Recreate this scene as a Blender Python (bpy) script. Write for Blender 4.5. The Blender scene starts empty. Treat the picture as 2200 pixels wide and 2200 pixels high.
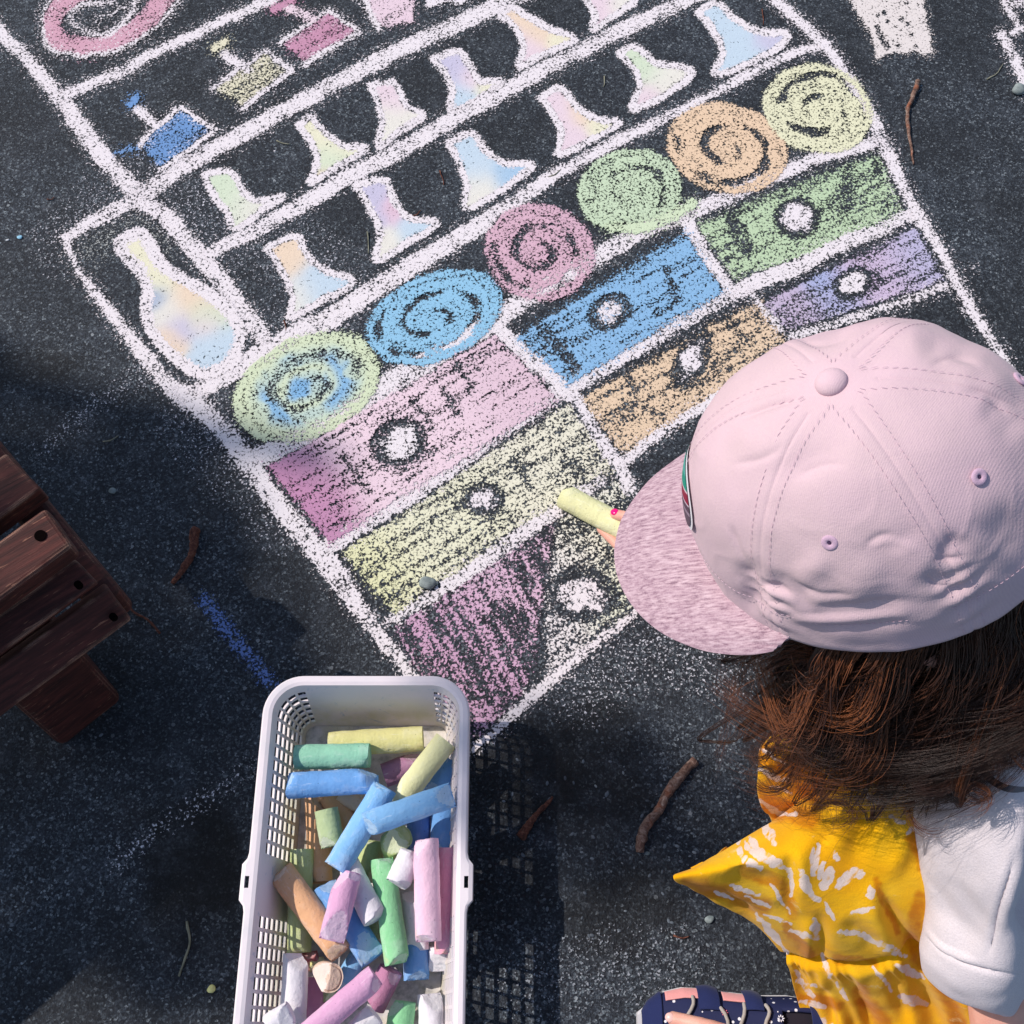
import bpy, bmesh, math, random
import numpy as np
from mathutils import Vector, Matrix, noise as mnoise
random.seed(7); np.random.seed(7)
R = math.radians
SC = bpy.context.scene
COL = SC.collection
# ---------------------------------------------------------------- camera
TILT = R(25.0); CAMH = 1.2; FPX = 2400.0
cd = bpy.data.cameras.new('camera'); cam = bpy.data.objects.new('camera', cd); COL.objects.link(cam)
cam.location = (0, 0, CAMH); cam.rotation_euler = (TILT, 0, 0)
cd.sensor_width = 36.0; cd.lens = 36.0 * FPX / 2200.0; cd.clip_start = .02; cd.clip_end = 200.0
SC.camera = cam
# ---------------------------------------------------------------- light
SUN_EL = R(47.0); SUN_TRAVEL = Vector((.965, -.262, 0)).normalized()      # way the light travels over the ground
SUN_DIR = Vector((SUN_TRAVEL.x*math.cos(SUN_EL), SUN_TRAVEL.y*math.cos(SUN_EL), -math.sin(SUN_EL)))
w = bpy.data.worlds.new('World'); SC.world = w; w.use_nodes = True
nt = w.node_tree; nt.nodes.clear()
wo = nt.nodes.new('ShaderNodeOutputWorld'); bg = nt.nodes.new('ShaderNodeBackground'); sk = nt.nodes.new('ShaderNodeTexSky')
sk.sky_type = 'NISHITA'; sk.sun_disc = False; sk.sun_elevation = SUN_EL
sk.sun_rotation = math.atan2(-SUN_TRAVEL.x, -SUN_TRAVEL.y)
bg.inputs['Strength'].default_value = .125
nt.links.new(sk.outputs[0], bg.inputs[0]); nt.links.new(bg.outputs[0], wo.inputs[0])
sl = bpy.data.lights.new('sun', 'SUN'); sl.energy = 3.85; sl.angle = R(.5); sl.color = (1.0, .915, .84)
so = bpy.data.objects.new('sun', sl); COL.objects.link(so); so.location = (-3, 1, 4)
so.rotation_euler = SUN_DIR.to_track_quat('-Z', 'Y').to_euler()
SC.view_settings.view_transform = 'Standard'; SC.view_settings.look = 'None'
SC.view_settings.exposure = 0.0; SC.view_settings.gamma = 1.0
SC.cycles.transparent_max_bounces = 24

# ---------------------------------------------------------------- camera maths: photo pixel + height -> place in the world
CT, ST = math.cos(TILT), math.sin(TILT)
def W(px, py, z=0.0):
    u = (px-1100)/FPX; v = (py-1100)/FPX
    dx, dy, dz = u, ST - v*CT, -CT - v*ST
    t = (z-CAMH)/dz
    return Vector((dx*t, dy*t, z))
def toPx(x, y, z):
    h = z-CAMH
    depth = y*ST - h*CT
    upc = y*CT + h*ST
    return 1100 + FPX*x/depth, 1100 - FPX*upc/depth

# ---------------------------------------------------------------- object helpers
def srgb(r, g, b, k=1.0):
    f = lambda c: (c/255/12.92 if c/255 <= .04045 else ((c/255+.055)/1.055)**2.4)*k
    return (f(r), f(g), f(b), 1.0)
def link(o, parent=None):
    COL.objects.link(o)
    if parent is not None: o.parent = parent
    return o
def tag(o, label=None, cat=None, group=None, kind=None):
    if label: o['label'] = label
    if cat: o['category'] = cat
    if group: o['group'] = group
    if kind: o['kind'] = kind
    return o
def empty(name, loc=(0, 0, 0)):
    o = bpy.data.objects.new(name, None); o.location = loc; o.empty_display_size = .05
    COL.objects.link(o); return o
def mesh_obj(name, verts, faces, mat, parent=None, smooth=True):
    me = bpy.data.meshes.new(name); me.from_pydata([tuple(v) for v in verts], [], faces); me.update()
    if smooth: me.polygons.foreach_set('use_smooth', [True]*len(me.polygons))
    if mat: me.materials.append(mat)
    o = bpy.data.objects.new(name, me); COL.objects.link(o)
    if parent is not None:
        o.parent = parent; o.matrix_parent_inverse = Matrix.Translation(parent.location).inverted()
    return o
def recalc(o):
    bm = bmesh.new(); bm.from_mesh(o.data); bmesh.ops.recalc_face_normals(bm, faces=bm.faces); bm.to_mesh(o.data); bm.free(); return o
class MB:
    def __init__(s): s.v = []; s.f = []
    def add(s, vs, fs):
        n = len(s.v); s.v += [tuple(v) for v in vs]; s.f += [tuple(i+n for i in f) for f in fs]; return s
    def build(s, name, mat, parent=None, smooth=True): return mesh_obj(name, s.v, s.f, mat, parent, smooth)
def bake(o):
    dg = bpy.context.evaluated_depsgraph_get(); dg.update()
    me = bpy.data.meshes.new_from_object(o.evaluated_get(dg)); old = o.data
    o.modifiers.clear(); o.data = me; bpy.data.meshes.remove(old); return o
def solidify(o, t, off=-1, lev=0, bev=0):
    if lev: m = o.modifiers.new('s', 'SUBSURF'); m.levels = m.render_levels = lev
    m = o.modifiers.new('t', 'SOLIDIFY'); m.thickness = t; m.offset = off
    if bev: m = o.modifiers.new('b', 'BEVEL'); m.width = bev; m.segments = 2; m.limit_method = 'ANGLE'
    return bake(o)
def catmull(pts, n):
    P = [Vector(p) for p in pts]; P = [2*P[0]-P[1]] + P + [2*P[-1]-P[-2]]
    m = len(P)-3; out = []
    for k in range(n):
        t = k/(n-1)*m; i = min(int(t), m-1); t -= i
        a, b, c, d = P[i:i+4]
        out.append(.5*((2*b)+(c-a)*t+(2*a-5*b+4*c-d)*t*t+(3*b-a-3*c+d)*t**3))
    return out
def lerp_list(r, n):
    m = len(r)-1; o = []
    for k in range(n):
        t = k/(n-1)*m; i = min(int(t), m-1); t -= i; o.append(r[i]*(1-t)+r[i+1]*t)
    return o
def tube(mb, pts, radii, seg=12, caps=True, n=None, flat=1.0, jit=0.0):
    if n: pts = catmull(pts, n); radii = lerp_list(radii, n)
    pts = [Vector(p) for p in pts]; N = len(pts); rings = []
    prev = None
    for i, p in enumerate(pts):
        t = (pts[min(i+1, N-1)]-pts[max(i-1, 0)]).normalized()
        if prev is None:
            a = Vector((0, 0, 1)) if abs(t.z) < .9 else Vector((1, 0, 0))
            u = (a - t*a.dot(t)).normalized()
        else: u = (prev - t*prev.dot(t)).normalized()
        prev = u; v = t.cross(u)
        rr = [1+jit*(random.random()-.5) for _ in range(seg)]
        rings.append([p + (u*math.cos(2*math.pi*k/seg)*flat + v*math.sin(2*math.pi*k/seg))*radii[i]*rr[k] for k in range(seg)])
    vs = [q for r in rings for q in r]; fs = []
    for i in range(N-1):
        for k in range(seg):
            k2 = (k+1) % seg
            fs.append((i*seg+k, i*seg+k2, (i+1)*seg+k2, (i+1)*seg+k))
    if caps:
        vs += [pts[0], pts[-1]]; a = N*seg; b = a+1
        for k in range(seg):
            k2 = (k+1) % seg
            fs.append((a, k2, k)); fs.append((b, (N-1)*seg+k, (N-1)*seg+k2))
    mb.add(vs, fs)
def limb(mb, pts, radii, seg=16, n=None):
    """tube with hemispherical ends"""
    if n: pts = catmull(pts, n); radii = lerp_list(radii, n)
    pts = [Vector(p) for p in pts]; radii = list(radii)
    d0 = (pts[0]-pts[1]).normalized(); d1 = (pts[-1]-pts[-2]).normalized()
    A = []; B = []
    for a in (80, 60, 35):
        A.append((pts[0]+d0*radii[0]*math.sin(R(a)), radii[0]*math.cos(R(a))))
    for a in (35, 60, 80):
        B.append((pts[-1]+d1*radii[-1]*math.sin(R(a)), radii[-1]*math.cos(R(a))))
    P = [a for a, _ in A]+pts+[b for b, _ in B]; RR = [r for _, r in A]+radii+[r for _, r in B]
    tube(mb, P, RR, seg)
def ellipsoid(mb, c, ax, seg=20, rings=14):
    """ax: three Vectors (axes with lengths)"""
    c = Vector(c); vs = []; fs = []
    for i in range(rings+1):
        ph = math.pi*i/rings
        for k in range(seg):
            th = 2*math.pi*k/seg
            vs.append(c+ax[0]*math.sin(ph)*math.cos(th)+ax[1]*math.sin(ph)*math.sin(th)+ax[2]*math.cos(ph))
    for i in range(rings):
        for k in range(seg):
            k2 = (k+1) % seg; fs.append((i*seg+k, (i+1)*seg+k, (i+1)*seg+k2, i*seg+k2))
    mb.add(vs, fs)
def box(mb, o, a, b, c):
    """corner o and three edge vectors"""
    o, a, b, c = Vector(o), Vector(a), Vector(b), Vector(c)
    vs = [o, o+a, o+a+b, o+b, o+c, o+a+c, o+a+b+c, o+b+c]
    mb.add(vs, [(0, 3, 2, 1), (4, 5, 6, 7), (0, 1, 5, 4), (1, 2, 6, 5), (2, 3, 7, 6), (3, 0, 4, 7)])

# ---------------------------------------------------------------- material helpers
class NT:
    def __init__(s, name):
        s.m = bpy.data.materials.new(name); s.m.use_nodes = True; s.t = s.m.node_tree; s.t.nodes.clear()
        s.out = s.n('ShaderNodeOutputMaterial'); s.p = s.n('ShaderNodeBsdfPrincipled'); s.l(s.p.outputs[0], s.out.inputs[0])
        s.p.inputs['Specular IOR Level'].default_value = .3
    def n(s, t, **k):
        x = s.t.nodes.new(t)
        for a, b in k.items(): setattr(x, a, b)
        return x
    def l(s, a, b): s.t.links.new(a, b)
    def pos(s, scale=(1, 1, 1), rot=(0, 0, 0), obj=True):
        tc = s.n('ShaderNodeTexCoord'); mp = s.n('ShaderNodeMapping')
        mp.inputs['Scale'].default_value = scale; mp.inputs['Rotation'].default_value = rot
        s.l(tc.outputs['Object'], mp.inputs[0]); return mp.outputs[0]
    def noise(s, vec, scale, detail=2, rough=.5, dist=0):
        x = s.n('ShaderNodeTexNoise'); s.l(vec, x.inputs['Vector'])
        x.inputs['Scale'].default_value = scale; x.inputs['Detail'].default_value = detail
        x.inputs['Roughness'].default_value = rough; x.inputs['Distortion'].default_value = dist
        return x.outputs['Fac']
    def voro(s, vec, scale, feature='F1', rand=1.0):
        x = s.n('ShaderNodeTexVoronoi', feature=feature); s.l(vec, x.inputs['Vector'])
        x.inputs['Scale'].default_value = scale; x.inputs['Randomness'].default_value = rand; return x
    def ramp(s, fac, stops, interp='LINEAR'):
        x = s.n('ShaderNodeValToRGB'); s.l(fac, x.inputs[0]); cr = x.color_ramp; cr.interpolation = interp
        while len(cr.elements) < len(stops): cr.elements.new(.5)
        for e, (p, c) in zip(cr.elements, stops):
            e.position = p; e.color = c if len(c) == 4 else (*c, 1)
        return x.outputs[0]
    def rng(s, v, a, b, c=0., d=1.):
        x = s.n('ShaderNodeMapRange'); s.l(v, x.inputs[0])
        for i, q in enumerate((a, b, c, d)): x.inputs[i+1].default_value = q
        return x.outputs[0]
    def rngu(s, v, a, b, c=0., d=1.):
        o = s.rng(v, a, b, c, d); o.node.clamp = False; return o
    def math(s, op, a, b=None, c=None):
        x = s.n('ShaderNodeMath', operation=op)
        for i, q in enumerate((a, b, c)):
            if q is None: continue
            if isinstance(q, (int, float)): x.inputs[i].default_value = q
            else: s.l(q, x.inputs[i])
        return x.outputs[0]
    def mix(s, fac, a, b, blend='MIX'):
        x = s.n('ShaderNodeMix', data_type='RGBA', blend_type=blend)
        for i, q in ((0, fac), (6, a), (7, b)):
            if isinstance(q, (int, float)): x.inputs[i].default_value = q
            elif isinstance(q, tuple): x.inputs[i].default_value = q if len(q) == 4 else (*q, 1)
            else: s.l(q, x.inputs[i])
        return x.outputs[2]
    def bump(s, h, strength=.5, dist=.001, base=None):
        x = s.n('ShaderNodeBump'); s.l(h, x.inputs['Height']); x.inputs['Strength'].default_value = strength
        x.inputs['Distance'].default_value = dist
        if base is not None: s.l(base, x.inputs['Normal'])
        return x.outputs[0]
    def fin(s, color=None, rough=None, normal=None):
        for k, q in (('Base Color', color), ('Roughness', rough), ('Normal', normal)):
            if q is None: continue
            if isinstance(q, (int, float, tuple)): s.p.inputs[k].default_value = q
            else: s.l(q, s.p.inputs[k])
        return s.m
# ---------------------------------------------------------------- ground
def grain(t, vec):
    """height of the asphalt's stones; chalk catches on the high ones"""
    n1 = t.noise(vec, 330, 2.5, .62, .7)
    v = t.voro(vec, 300).outputs['Distance']
    return t.math('ADD', t.math('MULTIPLY', n1, .75), t.math('MULTIPLY', t.math('SUBTRACT', 1., v), .25))
t = NT('asphalt'); vec = t.pos()
g = grain(t, vec)
v1 = t.voro(vec, 430); v2 = t.voro(vec, 95)
sep = t.n('ShaderNodeSeparateColor'); t.l(v1.outputs['Color'], sep.inputs[0])
fine = t.ramp(sep.outputs[0], [(0, srgb(29, 33, 39)), (.45, srgb(48, 54, 62)), (.72, srgb(68, 76, 85)), (.92, srgb(96, 105, 113)), (1, srgb(146, 156, 162))])
n2 = t.noise(vec, 520, 2, .6)
fine = t.mix(t.rng(n2, .42, .58, 0, .75), fine, srgb(26, 28, 34))
sep2 = t.n('ShaderNodeSeparateColor'); t.l(v2.outputs['Color'], sep2.inputs[0])
big = t.math('MULTIPLY', t.math('GREATER_THAN', sep2.outputs[0], .82), t.math('LESS_THAN', t.math('ADD', v2.outputs['Distance'], t.math('MULTIPLY', n2, .25)), .33))
bigc = t.ramp(sep2.outputs[1], [(0, srgb(78, 84, 92)), (.6, srgb(110, 118, 124)), (1, srgb(150, 156, 160))])
c = t.mix(t.math('MULTIPLY', big, .8), fine, bigc)
low = t.noise(vec, 5.5, 4, .6); low2 = t.noise(vec, 24, 4, .65)
c = t.mix(t.rng(low, .40, .64, .0, .55), c, srgb(25, 27, 31))
def dark_patch(c, px, py, rx, ry, k, col=srgb(13, 13, 15)):      # darker patches with outlines of their own
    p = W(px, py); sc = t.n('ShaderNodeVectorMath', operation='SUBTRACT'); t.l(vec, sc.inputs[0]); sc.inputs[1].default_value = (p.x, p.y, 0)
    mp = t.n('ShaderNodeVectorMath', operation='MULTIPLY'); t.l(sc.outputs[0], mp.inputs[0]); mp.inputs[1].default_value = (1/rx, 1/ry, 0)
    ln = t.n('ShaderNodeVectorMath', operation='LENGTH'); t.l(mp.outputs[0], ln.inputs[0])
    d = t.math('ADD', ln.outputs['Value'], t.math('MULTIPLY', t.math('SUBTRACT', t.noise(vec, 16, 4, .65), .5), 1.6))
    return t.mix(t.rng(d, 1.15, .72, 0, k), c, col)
for a in ((420, 1850, .055, .075, .8), (1120, 1660, .07, .06, .7), (1290, 1640, .05, .09, .6), (1330, 1960, .06, .05, .6), (1080, 1900, .06, .05, .5), (60, 790, .06, .03, .5)): c = dark_patch(c, *a)
dust = t.math('MULTIPLY', t.rng(low2, .5, .75, 0, .28), t.rng(g, .45, .62, .2, 1))
c = t.mix(dust, c, srgb(120, 128, 138))
nb = t.bump(g, .9, .0022); nb = t.bump(v1.outputs['Distance'], .35, .0012, nb)
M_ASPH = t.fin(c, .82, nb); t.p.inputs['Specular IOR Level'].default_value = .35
g_ = MB(); N = 24; S = 30.
for i in range(N+1):
    for j in range(N+1): g_.v.append((-S+2*S*i/N, -S+2*S*j/N, 0))
for i in range(N):
    for j in range(N): a = i*(N+1)+j; g_.f.append((a, a+N+1, a+N+2, a+1))
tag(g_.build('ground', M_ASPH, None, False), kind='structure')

# ---------------------------------------------------------------- chalk: thin sheets of pigment whose cover follows the stones
t = NT('chalk_on_asphalt'); vec = t.pos()
g = grain(t, vec)
at = t.n('ShaderNodeAttribute', attribute_name='chalk')
n3 = t.noise(vec, 700, 1, .5)
thr = t.rngu(t.math('ADD', t.math('MULTIPLY', g, .85), t.math('MULTIPLY', n3, .15)), .375, .625, 1., 0.)
alpha = t.math('MULTIPLY_ADD', t.math('SUBTRACT', at.outputs['Alpha'], thr), 3.5, .5)
alpha = t.rng(alpha, 0, 1, 0, 1)
cc = t.mix(t.rng(n3, .3, .7, 0, .16), at.outputs['Color'], (.25, .25, .28, 1), 'MULTIPLY')
nb = t.bump(g, .35, .0012)
t.fin(cc, 1.0, nb); t.p.inputs['Specular IOR Level'].default_value = .05
t.l(alpha, t.p.inputs['Alpha']); M_CHALK = t.m

_rs = np.random.RandomState(3); _H = _rs.rand(256, 256)
def vnoise(x, y, s):
    x = x/s; y = y/s; xi = np.floor(x).astype(int); yi = np.floor(y).astype(int); fx = x-xi; fy = y-yi
    fx = fx*fx*(3-2*fx); fy = fy*fy*(3-2*fy)
    h = lambda a, b: _H[a % 256, b % 256]
    return (h(xi, yi)*(1-fx)+h(xi+1, yi)*fx)*(1-fy)+(h(xi, yi+1)*(1-fx)+h(xi+1, yi+1)*fx)*fy
def fbm(x, y, s): return .6*vnoise(x, y, s)+.3*vnoise(x+91, y+17, s/2)+.1*vnoise(x+7, y+71, s/4)
def streak(x, y, ang, L, Wd):
    c, s_ = math.cos(R(ang)), math.sin(R(ang))
    a = x*c+y*s_; b = -x*s_+y*c
    a = a + 10*vnoise(x+300, y, 60)
    return .65*vnoise(a*Wd/L, b, Wd)+.35*vnoise(a*Wd/L+50, b+50, Wd*.5)
def dpoly(X, Y, pts, closed=False):
    """distance to a polyline and its parameter 0..1"""
    pts = [tuple(p) for p in pts]
    if closed: pts = pts+[pts[0]]
    L = [0]
    for a, b in zip(pts, pts[1:]): L.append(L[-1]+math.dist(a, b))
    D = np.full(X.shape, 1e9); T = np.zeros(X.shape)
    for i, ((ax, ay), (bx, by)) in enumerate(zip(pts, pts[1:])):
        dx, dy = bx-ax, by-ay; q = dx*dx+dy*dy+1e-9
        t_ = np.clip(((X-ax)*dx+(Y-ay)*dy)/q, 0, 1)
        d = np.hypot(X-ax-t_*dx, Y-ay-t_*dy); m = d < D
        D = np.where(m, d, D); T = np.where(m, (L[i]+t_*(L[i+1]-L[i]))/L[-1], T)
    return D, T
def inside(X, Y, pts):
    r = np.zeros(X.shape, bool); n = len(pts)
    for i in range(n):
        (ax, ay), (bx, by) = pts[i], pts[(i+1) % n]
        c_ = ((ay > Y) != (by > Y)) & (X < (bx-ax)*(Y-ay)/((by-ay) or 1e-9)+ax); r ^= c_
    return r
def sdf(X, Y, pts):
    d, _ = dpoly(X, Y, pts, True); return np.where(inside(X, Y, pts), -d, d)
def smooth(a, b, x): t_ = np.clip((x-a)/(b-a), 0, 1); return t_*t_*(3-2*t_)
def cr2(pts, n):
    return [(p.x, p.y) for p in catmull([(a, b, 0) for a, b in pts], n)]
LAYER = [0]
def sheet(name, bbox, fn, parent, step=.0026):
    x0, y0, x1, y1 = bbox
    cs = [W(x0, y0), W(x1, y0), W(x0, y1), W(x1, y1)]
    ax, bx = min(c.x for c in cs), max(c.x for c in cs); ay, by = min(c.y for c in cs), max(c.y for c in cs)
    nx = int((bx-ax)/step)+2; ny = int((by-ay)/step)+2
    gx = ax+np.arange(nx)*step; gy = ay+np.arange(ny)*step
    GX, GY = np.meshgrid(gx, gy, indexing='ij')
    PX, PY = toPx(GX, GY, 0.0)
    # hand wobble
    PX2 = PX + 5*(vnoise(PX, PY, 26)-.5)+3*(vnoise(PX+40, PY, 9)-.5); PY2 = PY + 5*(vnoise(PX+500, PY+90, 26)-.5)+3*(vnoise(PX, PY+40, 9)-.5)
    d, col = fn(PX2, PY2)
    d = np.clip(d, 0, 1.35)
    keep = d > .03
    kq = keep[:-1, :-1] | keep[1:, :-1] | keep[:-1, 1:] | keep[1:, 1:]
    used = np.zeros(keep.shape, bool)
    used[:-1, :-1] |= kq; used[1:, :-1] |= kq; used[:-1, 1:] |= kq; used[1:, 1:] |= kq
    idx = -np.ones(keep.shape, int); idx[used] = np.arange(used.sum())
    LAYER[0] += 1; z = .0004 + .00003*(LAYER[0] % 60)
    V = np.stack([GX[used], GY[used], np.full(used.sum(), z)], 1)
    I, J = np.nonzero(kq)
    F = np.stack([idx[I, J], idx[I+1, J], idx[I+1, J+1], idx[I, J+1]], 1)
    me = bpy.data.meshes.new(name); me.from_pydata(V.tolist(), [], F.tolist()); me.update(); me.materials.append(M_CHALK)
    a = me.color_attributes.new('chalk', 'FLOAT_COLOR', 'POINT')
    CC = np.zeros((len(V), 4), np.float32)
    for k in range(3): CC[:, k] = (col[..., k] if isinstance(col, np.ndarray) else np.full(PX.shape, col[k]))[used]
    lum = CC[:, :3]@np.array([.25, .6, .15]); CC[:, :3] = CC[:, :3]*.62+.38*np.minimum(.82, lum*1.15)[:, None]
    CC[:, 3] = d[used]
    a.data.foreach_set('color', CC.ravel())
    o = bpy.data.objects.new(name, me); COL.objects.link(o)
    if parent is not None: o.parent = parent
    return o
WHITE = srgb(236, 224, 228)
def bb(pts, m): xs = [p[0] for p in pts]; ys = [p[1] for p in pts]; return (min(xs)-m, min(ys)-m, max(xs)+m, max(ys)+m)
def stroke(name, pts, w, parent, col=WHITE, dens=.84, closed=False, soft=8, curve=True, patch=.3):
    n = max(8, len(pts)*6)
    if curve and len(pts) > 2:
        pts = cr2(pts+[pts[0]] if closed else pts, n)
    ws = w if isinstance(w, (list, tuple)) else [w, w]
    def fn(X, Y):
        d, T = dpoly(X, Y, pts)
        hw = np.interp(T, np.linspace(0, 1, len(ws)), ws)/2*.92
        D = dens*smooth(soft, -soft*.5, d-hw+1.5)
        D *= 1-patch*smooth(.35, .75, fbm(X, Y, 38)) - .16*(vnoise(T*900+3*X/7, Y*.2, 9)-.5) + .10*smooth(.5, .1, d/hw)
        D = np.maximum(D, .17*smooth(20, 0, d-hw))
        return D, col
    return sheet(name, bb(pts, max(ws)), fn, parent)
def colfield(X, Y, spots):
    """soft blend of pastel colours: spots (x, y, radius, colour)"""
    A = np.zeros(X.shape+(3,)); S_ = np.zeros(X.shape)
    for (x, y, r, c_) in spots:
        w_ = np.exp(-((X-x)**2+(Y-y)**2)/(r*r))+1e-5
        S_ += w_
        for k in range(3): A[..., k] += w_*c_[k]
    return A/S_[..., None]
def fill(name, poly, parent, spots, dens=.9, patch=.25, inset=0, holes=None, ang=-30, soft=6, grainy=0.):
    def fn(X, Y):
        s_ = sdf(X, Y, poly)+inset
        D = dens*smooth(soft, -soft, s_)
        D *= 1-patch*1.25*smooth(.42, .68, streak(X, Y, ang, 90, 10)) - grainy*(vnoise(X, Y, 5)-.5)
        D = np.maximum(D, .16*smooth(16, 0, s_))
        if holes: D = holes(X, Y, D)
        return D, colfield(X, Y, spots) if isinstance(spots, list) else spots
    return sheet(name, bb(poly, 10), fn, parent)
# ---------------------------------------------------------------- the big chalk drawing
Cy = srgb(232, 226, 165); Cg = srgb(196, 222, 168); Cb = srgb(120, 190, 235); Clb = srgb(170, 208, 232); Cp = srgb(232, 170, 200)
Cpk = srgb(234, 196, 212); Cl = srgb(190, 180, 222); Co = srgb(243, 202, 148); Cc = srgb(228, 222, 200); Cm = srgb(205, 140, 185); Cdb = srgb(90, 150, 215)
drawing = empty('chalk_drawing', (0, .8, 0))
tag(drawing, 'large white chalk grid of shelves, flasks, spirals and banded boxes drawn on the asphalt', 'chalk drawing')
def dpart(o):
    if o.parent is None: o.parent = drawing
    o.matrix_parent_inverse = Matrix.Translation(drawing.location).inverted(); return o
D_ = drawing
def st(name, *a, **k): return dpart(stroke(name, *a, parent=D_, **k))
def sub(o, p): o.parent = p; o.matrix_parent_inverse = p.matrix_world.inverted() if False else Matrix.Identity(4); return o
# faint dust rubbed into the ground round the drawing
def dust(name, pts, w, d=.3, col=srgb(200, 200, 212), parent=None):
    pts2 = cr2(pts, 30)
    def fn(X, Y):
        dd, T = dpoly(X, Y, pts2); return d*.8*smooth(w, 0, dd)*(.45+.9*fbm(X, Y, 45)), col
    return sheet(name, bb(pts, w), fn, parent, .005)
dpart(dust('chalk_dust', [(150, 520), (330, 400), (560, 520), (720, 640), (420, 860), (600, 1100)], 120, .2, parent=D_))
dpart(dust('chalk_dust', [(180, 540), (240, 500), (300, 480), (340, 520)], 70, .34, srgb(170, 175, 170), parent=D_))
dpart(dust('chalk_dust', [(1250, 1480), (1400, 1400), (1560, 1430)], 110, .26, parent=D_))
# ---- flasks, spirals and boxes first (lower), grid lines last
def flask(poly, spots, wd=14, dens=.90, label=None):
    spots = [(a, b, c, tuple(x*.85+.11 for x in k[:3])) for a, b, c, k in spots]
    n = len(poly)
    pc = cr2(poly+[poly[0]], n*5)
    f = dpart(fill('drawn_flask', pc, D_, spots, dens=1.16, patch=.16, inset=4, soft=9))
    if label: f['label'] = label
    s_ = sheet('flask_outline', bb(poly, wd), lambda X, Y: (dens*smooth(6, -3, dpoly(X, Y, pc)[0]-wd/2+.5)*(1-.2*smooth(.4, .7, fbm(X, Y, 25))), WHITE), f)
    return f
FL = [
 ([(439,377),(493,368),(522,410),(551,431),(609,424),(571,447),(505,493),(489,460),(455,414)], [(480,420,60,Cg),(540,450,40,Cc)]),
 ([(642,269),(671,253),(687,273),(737,311),(787,321),(729,356),(667,393),(679,360),(675,319),(658,294)], [(700,300,40,Cy),(700,345,30,Cg),(695,380,18,Co)]),
 ([(795,182),(841,178),(861,199),(878,232),(911,248),(866,277),(816,315),(820,265),(812,224)], [(845,215,25,Cpk),(845,255,30,Cc)]),
 ([(932,128),(986,110),(1006,137),(1031,174),(1077,176),(1031,211),(969,240),(973,195),(957,157)], [(975,155,25,Cl),(990,210,30,Clb),(1010,170,20,Cpk),(1040,195,18,Cy)]),
 ([(1073,31),(1097,17),(1135,37),(1180,62),(1234,85),(1176,114),(1114,145),(1126,104),(1110,66)], [(1160,60,30,Co),(1130,110,30,Cpk),(1190,85,15,Cy)]),
 ([(1251,-17),(1313,-25),(1365,0),(1321,33),(1273,66),(1280,37),(1267,12)], [(1290,10,30,Cpk),(1330,10,20,Cc)]),
 ([(571,534),(638,509),(654,542),(696,580),(758,605),(692,646),(625,683),(629,638),(605,580)], [(620,560,30,Co),(680,620,40,Clb),(640,640,30,Cc)]),
 ([(762,398),(828,389),(849,439),(878,468),(940,480),(878,522),(808,559),(816,497),(791,439)], [(800,430,25,Cl),(845,455,22,Cp),(880,490,25,Clb),(835,520,25,Cc),(815,470,18,Cl)]),
 ([(965,306),(1015,290),(1044,327),(1085,352),(1143,358),(1081,406),(1002,451),(1002,402),(986,352)], [(1020,350,40,Clb),(1030,410,35,Cc),(1085,375,25,Cb)]),
 ([(1162,211),(1205,190),(1238,232),(1280,257),(1331,265),(1271,302),(1201,331),(1205,282),(1184,240)], [(1200,250,30,Cpk),(1250,240,25,Co),(1290,270,25,Cy),(1230,300,25,Cpk)]),
 ([(1329,116),(1363,101),(1412,137),(1487,153),(1445,195),(1363,236),(1375,186),(1358,145)], [(1380,150,35,Cg),(1430,170,30,Cc),(1390,205,25,Cpk)]),
 ([(1499,31),(1537,8),(1578,41),(1632,70),(1694,77),(1644,120),(1541,161),(1553,112),(1533,66)], [(1550,60,35,Clb),(1590,100,40,Clb),(1640,85,20,Cl)])]
for p, s_ in FL: flask(p, s_)
# big bottle in its own box
bt = [(257,522),(298,503),(325,535),(355,578),(414,612),(476,655),(510,700),(512,745),(488,785),(437,803),(383,775),(335,725),(315,675),(318,628),(303,585),(270,548)]
flask(bt, [(300,545,35,Cy),(340,600,30,Cy),(332,640,22,Cdb),(420,640,40,Co),(440,680,30,Cg),(360,670,30,Cc),(390,705,28,Cl),(440,700,22,Cpk),(450,745,35,Clb),(380,745,22,Co),(425,775,22,Clb),(362,722,16,Co)], wd=27, label='tall long-necked chalk bottle filled with blended pastel colours')
# square bottles on the top shelf
def bottle(body, colr, neck, ncol, tip=None, dens=.72):
    f = dpart(fill('drawn_bottle', body, D_, colr, dens=dens, patch=.25, inset=2))
    stroke('bottle_outline', body, 13, f, dens=.78, closed=True, curve=False)
    stroke('bottle_neck', neck, 22, f, col=ncol, dens=.85, curve=False)
    if tip: stroke('bottle_stopper', tip, 18, f, col=colr if isinstance(colr, tuple) else ncol, dens=.9, curve=False)
bottle([(300,315),(335,275),(388,232),(462,282),(400,330),(343,366)], srgb(70,150,225), [(297,240),(335,268)], WHITE, [(278,226),(292,214)])
dpart(stroke('chalk_dash', [(248,331),(296,318)], 9, D_, col=srgb(80,150,220), dens=.7, curve=False))
bottle([(458,190),(571,112),(629,153),(524,234)], srgb(226,218,168), [(485,118),(535,152)], WHITE, [(460,108),(485,92)], dens=.62)
bottle([(602,92),(704,25),(772,68),(655,140)], srgb(214,130,172), [(610,14),(672,42)], srgb(236,205,216), [(590,20),(630,2)], dens=.88)
dpart(fill('drawn_bottle', [(765,-30),(890,-40),(888,50),(812,60)], D_, Cpk, dens=.9))
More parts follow.
